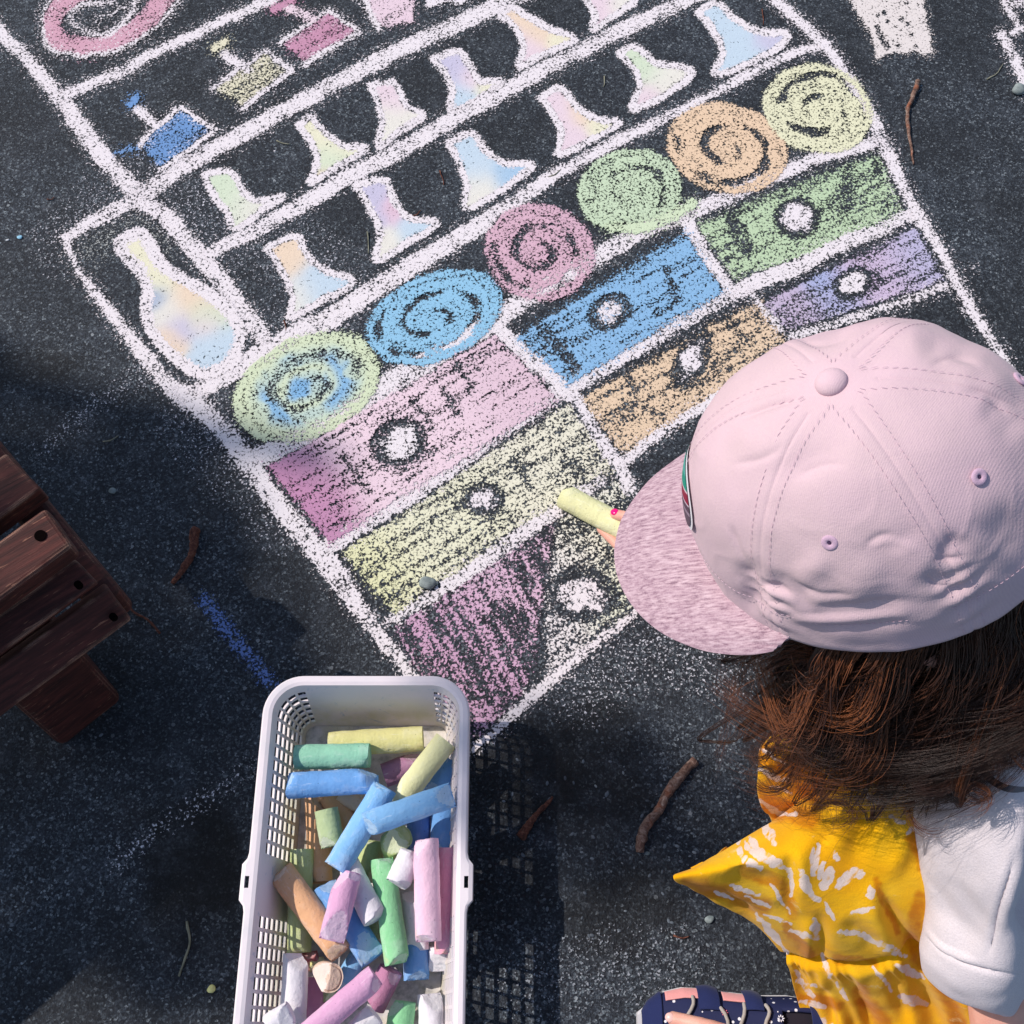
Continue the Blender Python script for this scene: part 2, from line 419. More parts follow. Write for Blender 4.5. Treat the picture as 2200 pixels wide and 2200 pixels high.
dpart(stroke('chalk_dash', [(925,8),(955,-6),(990,0)], 26, D_, dens=.8)); dpart(stroke('chalk_dash', [(815,62),(770,-20)], 14, D_, dens=.8))
# pink ring with white edges at the top
rg = [(300,-50),(230,-25),(170,-12),(128,18),(112,55),(125,88),(160,100),(205,100),(260,84),(308,52),(345,10),(375,-40)]
f = dpart(stroke('drawn_ring', rg, 46, D_, col=srgb(226,150,178), dens=.84))
stroke('ring_edge', [(150,-40),(104,10),(94,60),(108,104),(150,118),(208,118),(268,102),(328,66),(374,18),(400,-30)], 12, f, dens=.66)
stroke('ring_edge', [(245,6),(180,14),(155,30),(160,52),(190,72),(228,76),(258,58),(285,25),(300,-10)], 16, f, dens=.66)
stroke('ring_edge', [(200,58),(215,38),(240,34),(262,18),(280,20)], 6, f, dens=.55)
# spirals
def swirl(cx, cy, rx, ry, rot, col, turns, dens=.76, col2=None, dark=.85, ph=0., gap=.2):
    c_, s_ = math.cos(R(rot)), math.sin(R(rot))
    def fn(X, Y):
        dx, dy = X-cx, Y-cy
        a = (dx*c_+dy*s_)/rx; b = (-dx*s_+dy*c_)/ry
        r = np.hypot(a, b); th = np.arctan2(b, a)
        D = dens*smooth(1.05, .96, r + .05*(fbm(X, Y, 40)-.5))
        fr = (r*turns - th/(2*math.pi) + ph) % 1.0
        g_ = smooth(gap*1.15, gap*.3, np.abs(fr-.5)+.22*(vnoise(X+cx, Y, 22)-.5))*smooth(.08, .2, r)*smooth(.93, .82, r)
        brk = smooth(.30, .5, fbm(X+cx, Y+cy, 48))
        D *= 1-dark*g_*brk
        D *= 1-.25*smooth(.45, .7, vnoise(r*200, th*25+cx, 14))
        if col2:
            m = (smooth(.85, .5, r)*(1-.8*np.exp(-((r-.36)/.09)**2))*(.35+.65*smooth(.35, .6, fbm(X, Y, 40))))[..., None]
            return D, np.array(col[:3])*(1-m)+np.array(col2[:3])*m
        return D, col
    return dpart(sheet('drawn_spiral', (cx-rx*1.1, cy-rx*1.1, cx+rx*1.1, cy+rx*1.1), fn, D_))
o = swirl(660, 832, 165, 108, -24, srgb(205,224,165), 2.2, .82, srgb(80,180,240), dark=.5); o['label'] = 'yellow-green chalk spiral with a blue middle'
swirl(933, 684, 152, 92, -22, srgb(100,196,240), 2.4, .86)['label'] = 'pale blue chalk spiral'
swirl(1160, 543, 118, 104, 10, srgb(226,165,190), 2.2, .76, dark=.75)['label'] = 'pink chalk spiral'
swirl(1352, 412, 112, 90, -10, srgb(190,220,165), 2.3, .76, dark=.6)['label'] = 'green chalk spiral'
dpart(stroke('chalk_dash', [(1310,490),(1380,490),(1440,465),(1488,440)], 26, D_, col=srgb(200,225,165), dens=.85))
swirl(1562, 320, 130, 96, 12, srgb(242,196,138), 2.0, .84, ph=.2)['label'] = 'orange chalk spiral'
swirl(1756, 236, 118, 96, 15, srgb(228,226,165), 2.1, .78, ph=.6)['label'] = 'yellow chalk spiral'
# banded boxes with a white spot
def note(poly, spots, spot, sr, dens=.8, ang=-30, patch=.35, bars=(), label=None, gr=.25):
    sx, sy = spot
    def holes(X, Y, D):
        rx, ry, rr = sr
        c_, s_ = math.cos(R(rr)), math.sin(R(rr)); dx, dy = X-sx, Y-sy
        q = np.hypot((dx*c_+dy*s_)/rx, (-dx*s_+dy*c_)/ry)
        D = D*(1-.8*smooth(1.6, 1.3, q))
        for (ax, ay, bx, by, w_) in bars:
            d, _ = dpoly(X, Y, [(ax, ay), (bx, by)]); D = D*(1-.55*smooth(w_*1.3, w_*.2, d+16*(vnoise(X, Y, 15)-.5)))
        return D
    f = dpart(fill('drawn_box', poly, D_, spots, dens=dens, patch=patch, holes=holes, ang=ang, grainy=gr))
    if label: f['label'] = label
    def fn(X, Y):
        rx, ry, rr = sr; c_, s_ = math.cos(R(rr)), math.sin(R(rr)); dx, dy = X-sx, Y-sy
        q = np.hypot((dx*c_+dy*s_)/rx, (-dx*s_+dy*c_)/ry)+.55*(vnoise(X, Y, 17)-.5)
        return .92*smooth(1.12, .55, q)*(1-.35*smooth(.4, .7, vnoise(X, Y, 9))), WHITE
    sheet('white_spot', (sx-sr[0]*1.4, sy-sr[0]*1.4, sx+sr[0]*1.4, sy+sr[0]*1.4), fn, f)
note([(575,1005),(1062,722),(1200,862),(712,1168)], [(655,1090,80,srgb(206,120,178)),(880,940,130,srgb(240,200,216)),(1100,800,100,srgb(230,185,205))], (857,952), (44,36,-20), .88, bars=[(985,790,1010,830,14),(950,835,985,885,14),(890,860,930,920,9),(735,975,790,1055,10)], label='pink chalk box, deeper pink at its left end')
note([(1108,728),(1470,500),(1552,632),(1222,828)], srgb(96,182,238), (1310,672), (36,27,-25), .86, bars=[(1145,690,1235,800,10),(1175,700,1240,790,8),(1425,575,1455,640,12),(1380,690,1450,655,10),(1400,540,1470,500,8)], label='blue chalk box')
note([(1495,480),(1885,328),(1950,470),(1578,606)], srgb(178,214,150), (1712,470), (36,30,10), .72, bars=[(1820,380,1815,440,22),(1880,330,1882,370,8),(1560,460,1600,540,14),(1575,455,1610,530,8)], label='green chalk box')
note([(735,1185),(1220,865),(1335,1010),(850,1325)], [(800,1250,90,srgb(226,226,140)),(950,1150,120,srgb(230,228,180)),(1200,950,130,srgb(232,226,190))], (1042,1073), (30,27,0), .72, bars=[(985,1090,1000,1060,16),(1110,985,1130,1040,16),(1215,990,1240,1010,16),(905,1285,960,1260,12)], gr=.6, label='pale yellow chalk box under the stick in the hand')
note([(1243,858),(1640,642),(1700,760),(1340,985)], srgb(238,196,140), (1485,772), (50,24,-62), .74, bars=[(1330,790,1360,830,12),(1560,680,1590,720,12),(1390,880,1420,900,12),(1300,930,1340,985,5)], gr=.5, label='orange chalk box')
note([(1635,655),(1965,488),(2032,605),(1880,650),(1690,712)], [(1700,690,70,srgb(196,172,210)),(1770,600,35,srgb(140,170,230)),(1860,560,80,srgb(205,175,215)),(1970,520,60,srgb(180,175,220)),(1800,650,40,srgb(160,170,225))], (1832,610), (32,24,-30), .8, bars=[(1880,590,1885,620,10)], label='lilac chalk box with streaks of blue')
dpart(fill('drawn_box', [(850,1345),(1195,1110),(1165,1300),(1130,1480),(1005,1612),(890,1450)], D_, [(950,1400,120,srgb(215,150,195)),(1100,1250,100,srgb(226,170,205)),(900,1500,60,srgb(228,150,180))], dens=.62, patch=.75, ang=62, grainy=.6, holes=lambda X, Y, D: D*(1-.35*smooth(1380, 1560, Y)*smooth(.4, .6, fbm(X, Y, 40)))))['label'] = 'mauve chalk box, loosely scribbled'
note([(1200,1120),(1330,1030),(1420,1250),(1345,1325),(1180,1460),(1170,1300)], [(1200,1250,80,srgb(232,222,222)),(1330,1250,70,srgb(226,230,190)),(1260,1150,80,srgb(235,232,205))], (1252,1278), (52,42,0), .56, patch=.5, gr=.7, label='loosely scribbled pale chalk box beside the cap brim')
# grid lines
G = 'grid_line'
st(G, [(-30,20),(0,70),(60,130),(130,212),(190,295),(245,365),(305,428)], [26,32,44,44])
st(G, [(118,212),(250,160),(330,115),(400,85),(470,50),(560,10),(610,-15)], [22,26,22,28])
st(G, [(298,424),(400,355),(500,300),(600,245),(700,190),(800,138),(900,90),(1000,45),(1120,-15)], [40,38,36,40])
st(G, [(140,515),(200,475),(260,445),(318,415)], [18,34,36])
st(G, [(138,512),(160,570),(200,625),(260,700),(330,790),(400,865)], [16,22,34,44])
st(G, [(308,436),(360,470),(420,540),(480,610),(530,680),(585,750)], [34,46,44,44])
st(G, [(450,545),(540,500),(650,440),(760,375),(850,328),(950,270),(1050,215),(1150,160),(1250,108),(1350,58),(1480,0),(1520,-20)], [30,40,36,32])
st(G, [(410,850),(470,815),(560,765),(650,710),(700,690),(800,625),(900,565),(1000,505),(1100,440),(1200,372),(1300,318),(1400,268),(1500,218),(1600,165),(1690,120),(1775,95)], [44,50,44,30,22,22])
st(G, [(540,992),(620,950),(700,905),(800,850),(880,800),(960,750),(1040,705),(1120,650),(1200,600),(1300,545),(1400,485),(1480,458),(1560,425),(1650,385),(1750,345),(1892,303)], [50,52,44,36,24])
st(G, [(700,1180),(800,1112),(900,1050),(1000,980),(1100,910),(1200,845),(1240,825),(1330,770),(1450,700),(1540,650),(1620,610),(1700,580),(1800,530),(1900,490),(1960,462)], [44,46,38,38,30])
st(G, [(835,1335),(900,1298),(990,1240),(1090,1170),(1197,1097),(1290,1035)], [26,36,30], dens=.72)
st(G, [(1335,1000),(1400,945),(1500,880),(1600,815),(1700,750)], [24,22], dens=.8)
st(G, [(1700,725),(1760,708),(1814,690),(1900,662),(2030,615)], [22,20], dens=.66)
st(G, [(1068,705),(1140,770),(1222,845)], [34,44]); st(G, [(1472,472),(1515,545),(1568,625)], [34,26])
st(G, [(1232,850),(1285,935),(1335,1010),(1352,1050)], [24,34], dens=.8); st(G, [(1612,630),(1640,665),(1675,712)], [18,20], dens=.7)
st(G, [(400,845),(470,915),(510,965),(560,1035),(620,1110),(700,1205),(775,1310),(824,1376),(878,1445),(950,1540),(1003,1618)], [42,44,46,56,34,28,18])
st(G, [(1000,1622),(1060,1572),(1155,1487),(1238,1416),(1346,1333),(1430,1270)], [16,26,24,16], dens=.75)
st(G, [(1630,-30),(1665,0),(1710,41),(1773,99),(1814,157),(1855,219),(1893,298),(1934,393),(1980,476),(2021,538),(2071,638),(2116,712),(2190,830)], [26,24,30,24,24], dens=.8)
st(G, [(1990,620),(2100,570)], 3, dens=.2)
# ---------------------------------------------------------------- other chalk marks on the asphalt
def holes_(X, Y, D):
    for (x, y, r) in ((1900,30,7),(1938,42,8),(1905,48,6),(1925,60,5),(1950,52,6),(1960,75,5),(1930,98,6),(1966,102,6),(1948,12,5),(1886,35,6)):
        D = D*(1-.8*smooth(r*1.3, r*.4, np.hypot(X-x, Y-y)))
    d, _ = dpoly(X, Y, [(1882, 60), (1905, 100)]); return D*(1-.75*smooth(11, 3, d))
tag(fill('chalk_patch', [(1815,-30),(1975,-30),(1990,40),(2006,115),(1985,120),(1965,113),(1935,113),(1905,118),(1882,133),(1872,80),(1845,40)], None, srgb(226,212,205), dens=.93, patch=.12, holes=holes_, soft=7),
    'solid beige chalk rectangle with a few bare pits at the top right', 'chalk mark')
f = tag(stroke('chalk_outline', [(2140,-30),(2165,20),(2188,60)], 14, None, dens=.85, curve=False), 'part of another white chalk outline at the right edge above the pebble', 'chalk mark')
stroke('frame_line', [(2152,78),(2178,125),(2215,210)], 26, f, dens=.8, curve=False); stroke('frame_line', [(2172,72),(2230,48)], 12, f, dens=.8, curve=False); stroke('frame_line', [(2172,8),(2240,6)], 22, f, dens=.6, curve=False)
def fb(X, Y):
    d, T = dpoly(X, Y, [(420,1265),(455,1310),(500,1370),(550,1430),(605,1500)])
    D = (.60*smooth(26, 4, d)*(.55+.75*streak(X, Y, 50, 60, 12)))*smooth(0, .12, T)*smooth(1, .8, T)
    return D, srgb(84, 130, 212)
tag(sheet('chalk_scribble', (380,1230,650,1540), fb, None), 'patchy dark blue chalk scribble on bare asphalt above the basket', 'chalk mark')
tag(dust('chalk_smear', [(90,965),(150,920),(230,860),(300,810)], 34, .2), 'faint pale smear line near the bench and the tall bottle', 'chalk mark')
tag(dust('chalk_smear', [(250,1860),(330,1790),(420,1730),(560,1640)], 30, .26), 'faint pale smear line running up to the left of the basket', 'chalk mark')
tag(dust('chalk_dust_patch', [(1450,2080),(1300,2080),(1150,2110)], 130, .16, srgb(150,158,170)), 'pale patch on the asphalt between basket and shoe', 'dust')  # faint pale grey sheet over the asphalt, fading at its edges
# ---------------------------------------------------------------- basket
t = NT('white_plastic'); v = t.pos(); n = t.noise(v, 28, 4, .6); n2 = t.noise(v, 300, 2)
c = t.mix(t.rng(n, .5, .75, 0, .35), srgb(232, 222, 226), srgb(190, 198, 202))
sp_ = t.n('ShaderNodeSeparateXYZ'); t.l(v, sp_.inputs[0]); low_ = t.rng(sp_.outputs[2], .075, .03, 0, 1)
c = t.mix(t.math('MULTIPLY', low_, t.rng(t.noise(v, 18, 4, .7), .4, .62, .15, .75)), c, srgb(206, 202, 160))
c = t.mix(t.math('MULTIPLY', t.rng(t.noise(v, 45, 4, .7, 1), .60, .68, 0, .5), t.rng(sp_.outputs[2], .099, .09, 0, 1)), c, srgb(150, 170, 200))
M_PLAS = t.fin(c, .42, t.bump(n2, .08, .0004)); t.p.inputs['Subsurface Weight'].default_value = .0
t = NT('chalky_basket_floor'); v = t.pos(); n = t.noise(v, 60, 5, .7); n2 = t.noise(v, 22, 3)
c = t.ramp(n, [(.3, srgb(150, 150, 150)), (.5, srgb(212, 208, 208)), (.7, srgb(232, 226, 226))])
c = t.mix(t.rng(n2, .5, .7, 0, .6), c, srgb(226, 214, 160)); M_FLOOR = t.fin(c, .9, t.bump(n, .5, .001))
BC = Vector((-.1463, .1287, 0)); HW, HL, CR_, BH = .0985, .195, .034, .10
basket = empty('basket', (BC.x, BC.y, 0))
tag(basket, 'long white plastic basket with square holes, full of chalk sticks', 'basket')
def loop_pts(svals, inset=0., out=0.):
    """points on a rounded rectangle; s runs over straight/arc lengths"""
    hw, hl, r = HW-inset+out, HL-inset+out, max(.004, CR_-inset+out)
    res = []
    for seg, q in svals:
        if seg == 0: p = (hw, -(hl-r)+q*2*(hl-r)); nrm = (1, 0)                # right side, going +y
        elif seg == 1: a = q*math.pi/2; p = (hw-r+r*math.cos(a), hl-r+r*math.sin(a)); nrm = (math.cos(a), math.sin(a))
        elif seg == 2: p = ((hw-r)-q*2*(hw-r), hl); nrm = (0, 1)
        elif seg == 3: a = math.pi/2+q*math.pi/2; p = (-(hw-r)+r*math.cos(a), hl-r+r*math.sin(a)); nrm = (math.cos(a), math.sin(a))
        elif seg == 4: p = (-hw, (hl-r)-q*2*(hl-r)); nrm = (-1, 0)
        elif seg == 5: a = math.pi+q*math.pi/2; p = (-(hw-r)+r*math.cos(a), -(hl-r)+r*math.sin(a)); nrm = (math.cos(a), math.sin(a))
        elif seg == 6: p = (-(hw-r)+q*2*(hw-r), -hl); nrm = (0, -1)
        else: a = 1.5*math.pi+q*math.pi/2; p = (hw-r+r*math.cos(a), -(hl-r)+r*math.sin(a)); nrm = (math.cos(a), math.sin(a))
        res.append((p, nrm))
    return res
cols = []   # (seg, q0, q1, hole?)
BAR = .22
def side(seg, n_, perf, sub_=1):
    for k in range(n_):
        q0, q1 = k/n_, (k+1)/n_; b = BAR/n_/2
        pf = perf(k, n_)
        cols.append((seg, q0, q0+b, False))
        m = sub_
        for j in range(m): cols.append((seg, q0+b+(q1-q0-2*b)*j/m, q0+b+(q1-q0-2*b)*(j+1)/m, pf))
        cols.append((seg, q1-b, q1, False))
mid = lambda k, n_: not (n_*.5-1.6 < k+.5 < n_*.5+1.6)
side(0, 24, mid); side(1, 4, lambda k, n_: True, 2); side(2, 8, lambda k, n_: False); side(3, 4, lambda k, n_: True, 2)
side(4, 24, mid); side(5, 4, lambda k, n_: True, 2); side(6, 8, lambda k, n_: False); side(7, 4, lambda k, n_: True, 2)
hs = [(.002, False)]; z0, z1, nr = .014, .086, 6
hh = [.002]; hol = []
for k in range(nr):
    a = z0+(z1-z0)*k/nr; b = z0+(z1-z0)*(k+1)/nr; m = (b-a)*.13
    hh += [a+m]; hol.append(False); hh += [b-m]; hol.append(True)
hh.append(BH-.001); hol.append(False)
svals = [(c_[0], c_[1]) for c_ in cols]
V = []; F = []; ns = len(svals)
for z in hh:
    ins = .019*(1-z/BH)
    for (p, nr_) in loop_pts(svals, ins+.003): V.append((BC.x+p[0], BC.y+p[1], z))
for i in range(len(hh)-1):
    for k in range(ns):
        if cols[k][3] and hol[i]: continue
        k2 = (k+1) % ns; F.append((i*ns+k, i*ns+k2, (i+1)*ns+k2, (i+1)*ns+k))
wall = mesh_obj('basket_wall', V, F, M_PLAS, basket, False); solidify(wall, .0022, 0)
ring = [Vector((BC.x+p[0], BC.y+p[1], .004)) for p, _ in loop_pts(svals, .019+.0035)]
mb = MB(); mb.v = [tuple(p) for p in ring]; mb.f = [tuple(range(len(ring)))]
fl = mb.build('basket_floor', M_FLOOR, basket, False); solidify(fl, .002, 0)
# rim with lugs
rs = []
for seg, n_ in ((0, 60), (1, 10), (2, 12), (3, 10), (4, 60), (5, 10), (6, 12), (7, 10)):
    for k in range(n_): rs.append((seg, k/n_))
base = loop_pts(rs, 0); V = []; F = []
lat = []
for (p, n_), (seg, q) in zip(base, rs):
    y = p[1]; lug = 0
    if seg in (0, 4): lug = min(1, max(0, (.0225-abs(y))/.005))
    prof = [(-.0045, -.0055), (-.0045, 0.), (-.001, .0012), (.0015+lug*.0012, .0012), (.0035+lug*.0035, .0012), (.0052+lug*.0055, .0), (.0058+lug*.0055, -.007)]
    for (o_, z_) in prof: V.append((BC.x+p[0]+n_[0]*o_, BC.y+p[1]+n_[1]*o_, BH+z_))
    lat.append((seg in (0, 4)) and abs(y) < .0105)
m = len(prof); nn = len(rs)
for k in range(nn):
    k2 = (k+1) % nn
    for j in range(m-1):
        if j == 3 and lat[k] and lat[k2]: continue
        F.append((k*m+j, k*m+j+1, k2*m+j+1, k2*m+j))
rim = mesh_obj('basket_rim', V, F, M_PLAS, basket, False); recalc(rim); solidify(rim, .0016, -1); 
rim.data.polygons.foreach_set('use_smooth', [False]*len(rim.data.polygons))
for sgn in (1, -1):      # handle sockets on the long sides, under the lugs
    x = BC.x+sgn*(HW+.0035)
    for yy in (-.0145, .0115):
        mb = MB(); box(mb, (x-.002*sgn, BC.y+yy, BH-.032), (.007*sgn, 0, 0), (0, .003, 0), (0, 0, .031))
        o = mb.build('handle_socket', M_PLAS, basket, False); recalc(o)

# ---------------------------------------------------------------- chalk sticks
CH = {}; CHW = {}
def chalk_mat(key, rgb):
    t = NT('chalk_'+key); v = t.pos(); n = t.noise(v, 55, 5, .65); n2 = t.noise(v, 260, 3, .6); n3 = t.noise(v, 18, 2)
    base = srgb(*rgb); base = tuple(x**.80*.84+.10 for x in base[:3])+(1,)
    hi = tuple(min(.9, x*.6+.36) for x in base[:3]); lo = tuple(x*.72 for x in base[:3])
    c = t.mix(t.rng(n, .5, .72, 0, .55), base, hi); c = t.mix(t.rng(n3, .35, .6, .35, 0), c, lo)
    st_ = t.noise(t.pos((1, 5, 5)), 46, 4, .7); c = t.mix(t.rng(st_, .58, .68, 0, .5), c, tuple(min(.92, x*.5+.45) for x in base[:3]))
    n5 = t.noise(v, 34, 3, .6); c = t.mix(t.rng(n5, .66, .74, 0, .35), c, srgb(214, 196, 150))
    pit = t.voro(v, 150).outputs['Distance']
    c = t.mix(t.math('MULTIPLY', t.math('LESS_THAN', pit, .1), .5), c, tuple(x*.4 for x in base[:3]))
    CH[key] = t.fin(c, .95, t.bump(n2, .7, .0009, t.bump(n, .7, .0028))); t.p.inputs['Specular IOR Level'].default_value = .1
def worn(rgb): return tuple(int(x+(255-x)*.38) for x in rgb)
for k, c_ in dict(yellow=(222,214,118), lemon=(226,224,150), green=(118,200,160), mint=(112,208,128), olive=(178,196,110), blue=(62,142,226), sky=(96,172,238), navy=(44,104,200),
                  plum=(150,84,128), orange=(232,160,98), peach=(226,190,160), white=(232,226,234), pink=(238,180,208), rose=(232,132,170), orchid=(214,142,190), magenta=(176,92,140), red=(176,60,66), sage=(160,186,120)).items():
    chalk_mat(k+'_worn', worn(c_)); CHW[k] = CH.pop(k+'_worn'); chalk_mat(k, c_)
def chalk_mesh(L, r, seed, facets=2, sharp=.35):
    rnd = random.Random(seed); NS, NL = 28, 26
    vs = []
    prof = []
    for k in range(5): a = k/4; prof.append((-L/2 + .0018*(1-math.sin(a*math.pi/2)), r*(.0+.0) if False else r-.0018+.0018*math.sin(a*math.pi/2)))
    xs = [(-L/2, 0.), (-L/2, r*.45), (-L/2, r*.8)]+[(p[0], p[1]) for p in prof]
    xs += [(-L/2+.0018+(L-.0036)*k/NL, r*(1+.005*math.sin(k*1.3+seed))) for k in range(1, NL)]
    xs += [(-a, b) for a, b in reversed(prof)]+[(L/2, r*.8), (L/2, r*.45), (L/2, 0.)]
    planes = []
    for f in range(facets):
        e = 1 if (f % 2 == 0) else -1
        if f > 1: e = rnd.choice((-1, 1))
        az = rnd.uniform(.35, 2.8) if f < 2 or rnd.random() < .6 else rnd.uniform(0, 6.283); tl = rnd.uniform(.55, 1.2)
        n_ = Vector((e*math.cos(tl), math.sin(tl)*math.cos(az), math.sin(tl)*math.sin(az)))
        d = n_.dot(Vector((e*L/2, 0, 0)))+r*math.sin(tl)*(1-sharp*rnd.uniform(1.1, 2.9))
        planes.append((n_, d))
    out = []; cut_ = []
    for (x, rr) in xs:
        for k in range(NS):
            a = 2*math.pi*k/NS; p = Vector((x, rr*math.cos(a), rr*math.sin(a)))
            fl_ = False
            for n_, d in planes:
                q = p.dot(n_)-d
                if q > 0: p = p-n_*q; fl_ = fl_ or q > .0003
            cut_.append(fl_)
            j = mnoise.noise(p*70+Vector((seed, 0, 0)))*.0006 + mnoise.noise(p*230+Vector((seed, 5, 0)))*.00022
            if abs(x) > L/2-.004: j += abs(mnoise.noise(p*140+Vector((0, seed, 0))))*.0011*-1
            l_ = math.hypot(p.y, p.z)
            if l_ > 1e-5: p = p+Vector((0, p.y/l_, p.z/l_))*j
            out.append(p)
    fs = []
    n = len(xs)
    for i in range(n-1):
        for k in range(NS):
            k2 = (k+1) % NS; fs.append((i*NS+k, i*NS+k2, (i+1)*NS+k2, (i+1)*NS+k))
    return out, fs, [1 if all(cut_[i] for i in f) else 0 for f in fs]
SEED = [0]
def stick(a, b, dpx, col, label, facets=2, sharp=.35, group='chalk sticks heaped in the white basket', name='chalk_stick', ext=0.0):
    SEED[0] += 1
    A, B = W(*a), W(*b); Z = (CAMH-(A.z+B.z)/2)/CT
    v = (a[1]+b[1])/2; depth = (CAMH-(A.z+B.z)/2)/(CT+(v-1100)/FPX*ST)
    r = dpx/2*depth/FPX; L = (B-A).length; mid_ = (A+B)/2
    vs, fs, mi = chalk_mesh(L, r, SEED[0], facets, sharp)
    me = bpy.data.meshes.new(name); me.from_pydata([tuple(p) for p in vs], [], fs); me.update()
    me.polygons.foreach_set('use_smooth', [True]*len(me.polygons)); me.materials.append(CH[col]); me.materials.append(CHW[col]); me.polygons.foreach_set('material_index', mi)
    try: me.set_sharp_from_angle(angle=R(38))
    except Exception: pass
    o = bpy.data.objects.new(name, me); COL.objects.link(o); recalc(o)
    d = (B-A).normalized(); q = d.to_track_quat('X', 'Z'); o.rotation_mode = 'QUATERNION'
    o.rotation_quaternion = q @ Vector((1, 0, 0)).rotation_difference(Vector((1, 0, 0))); o.location = mid_
    return tag(o, label, 'chalk', group)
def c1(x, y, z): return (480+x/3.45, 1420+y/3.45, z)
def c2(x, y, z): return (480+x/3.45, 1700+y/3.45, z)
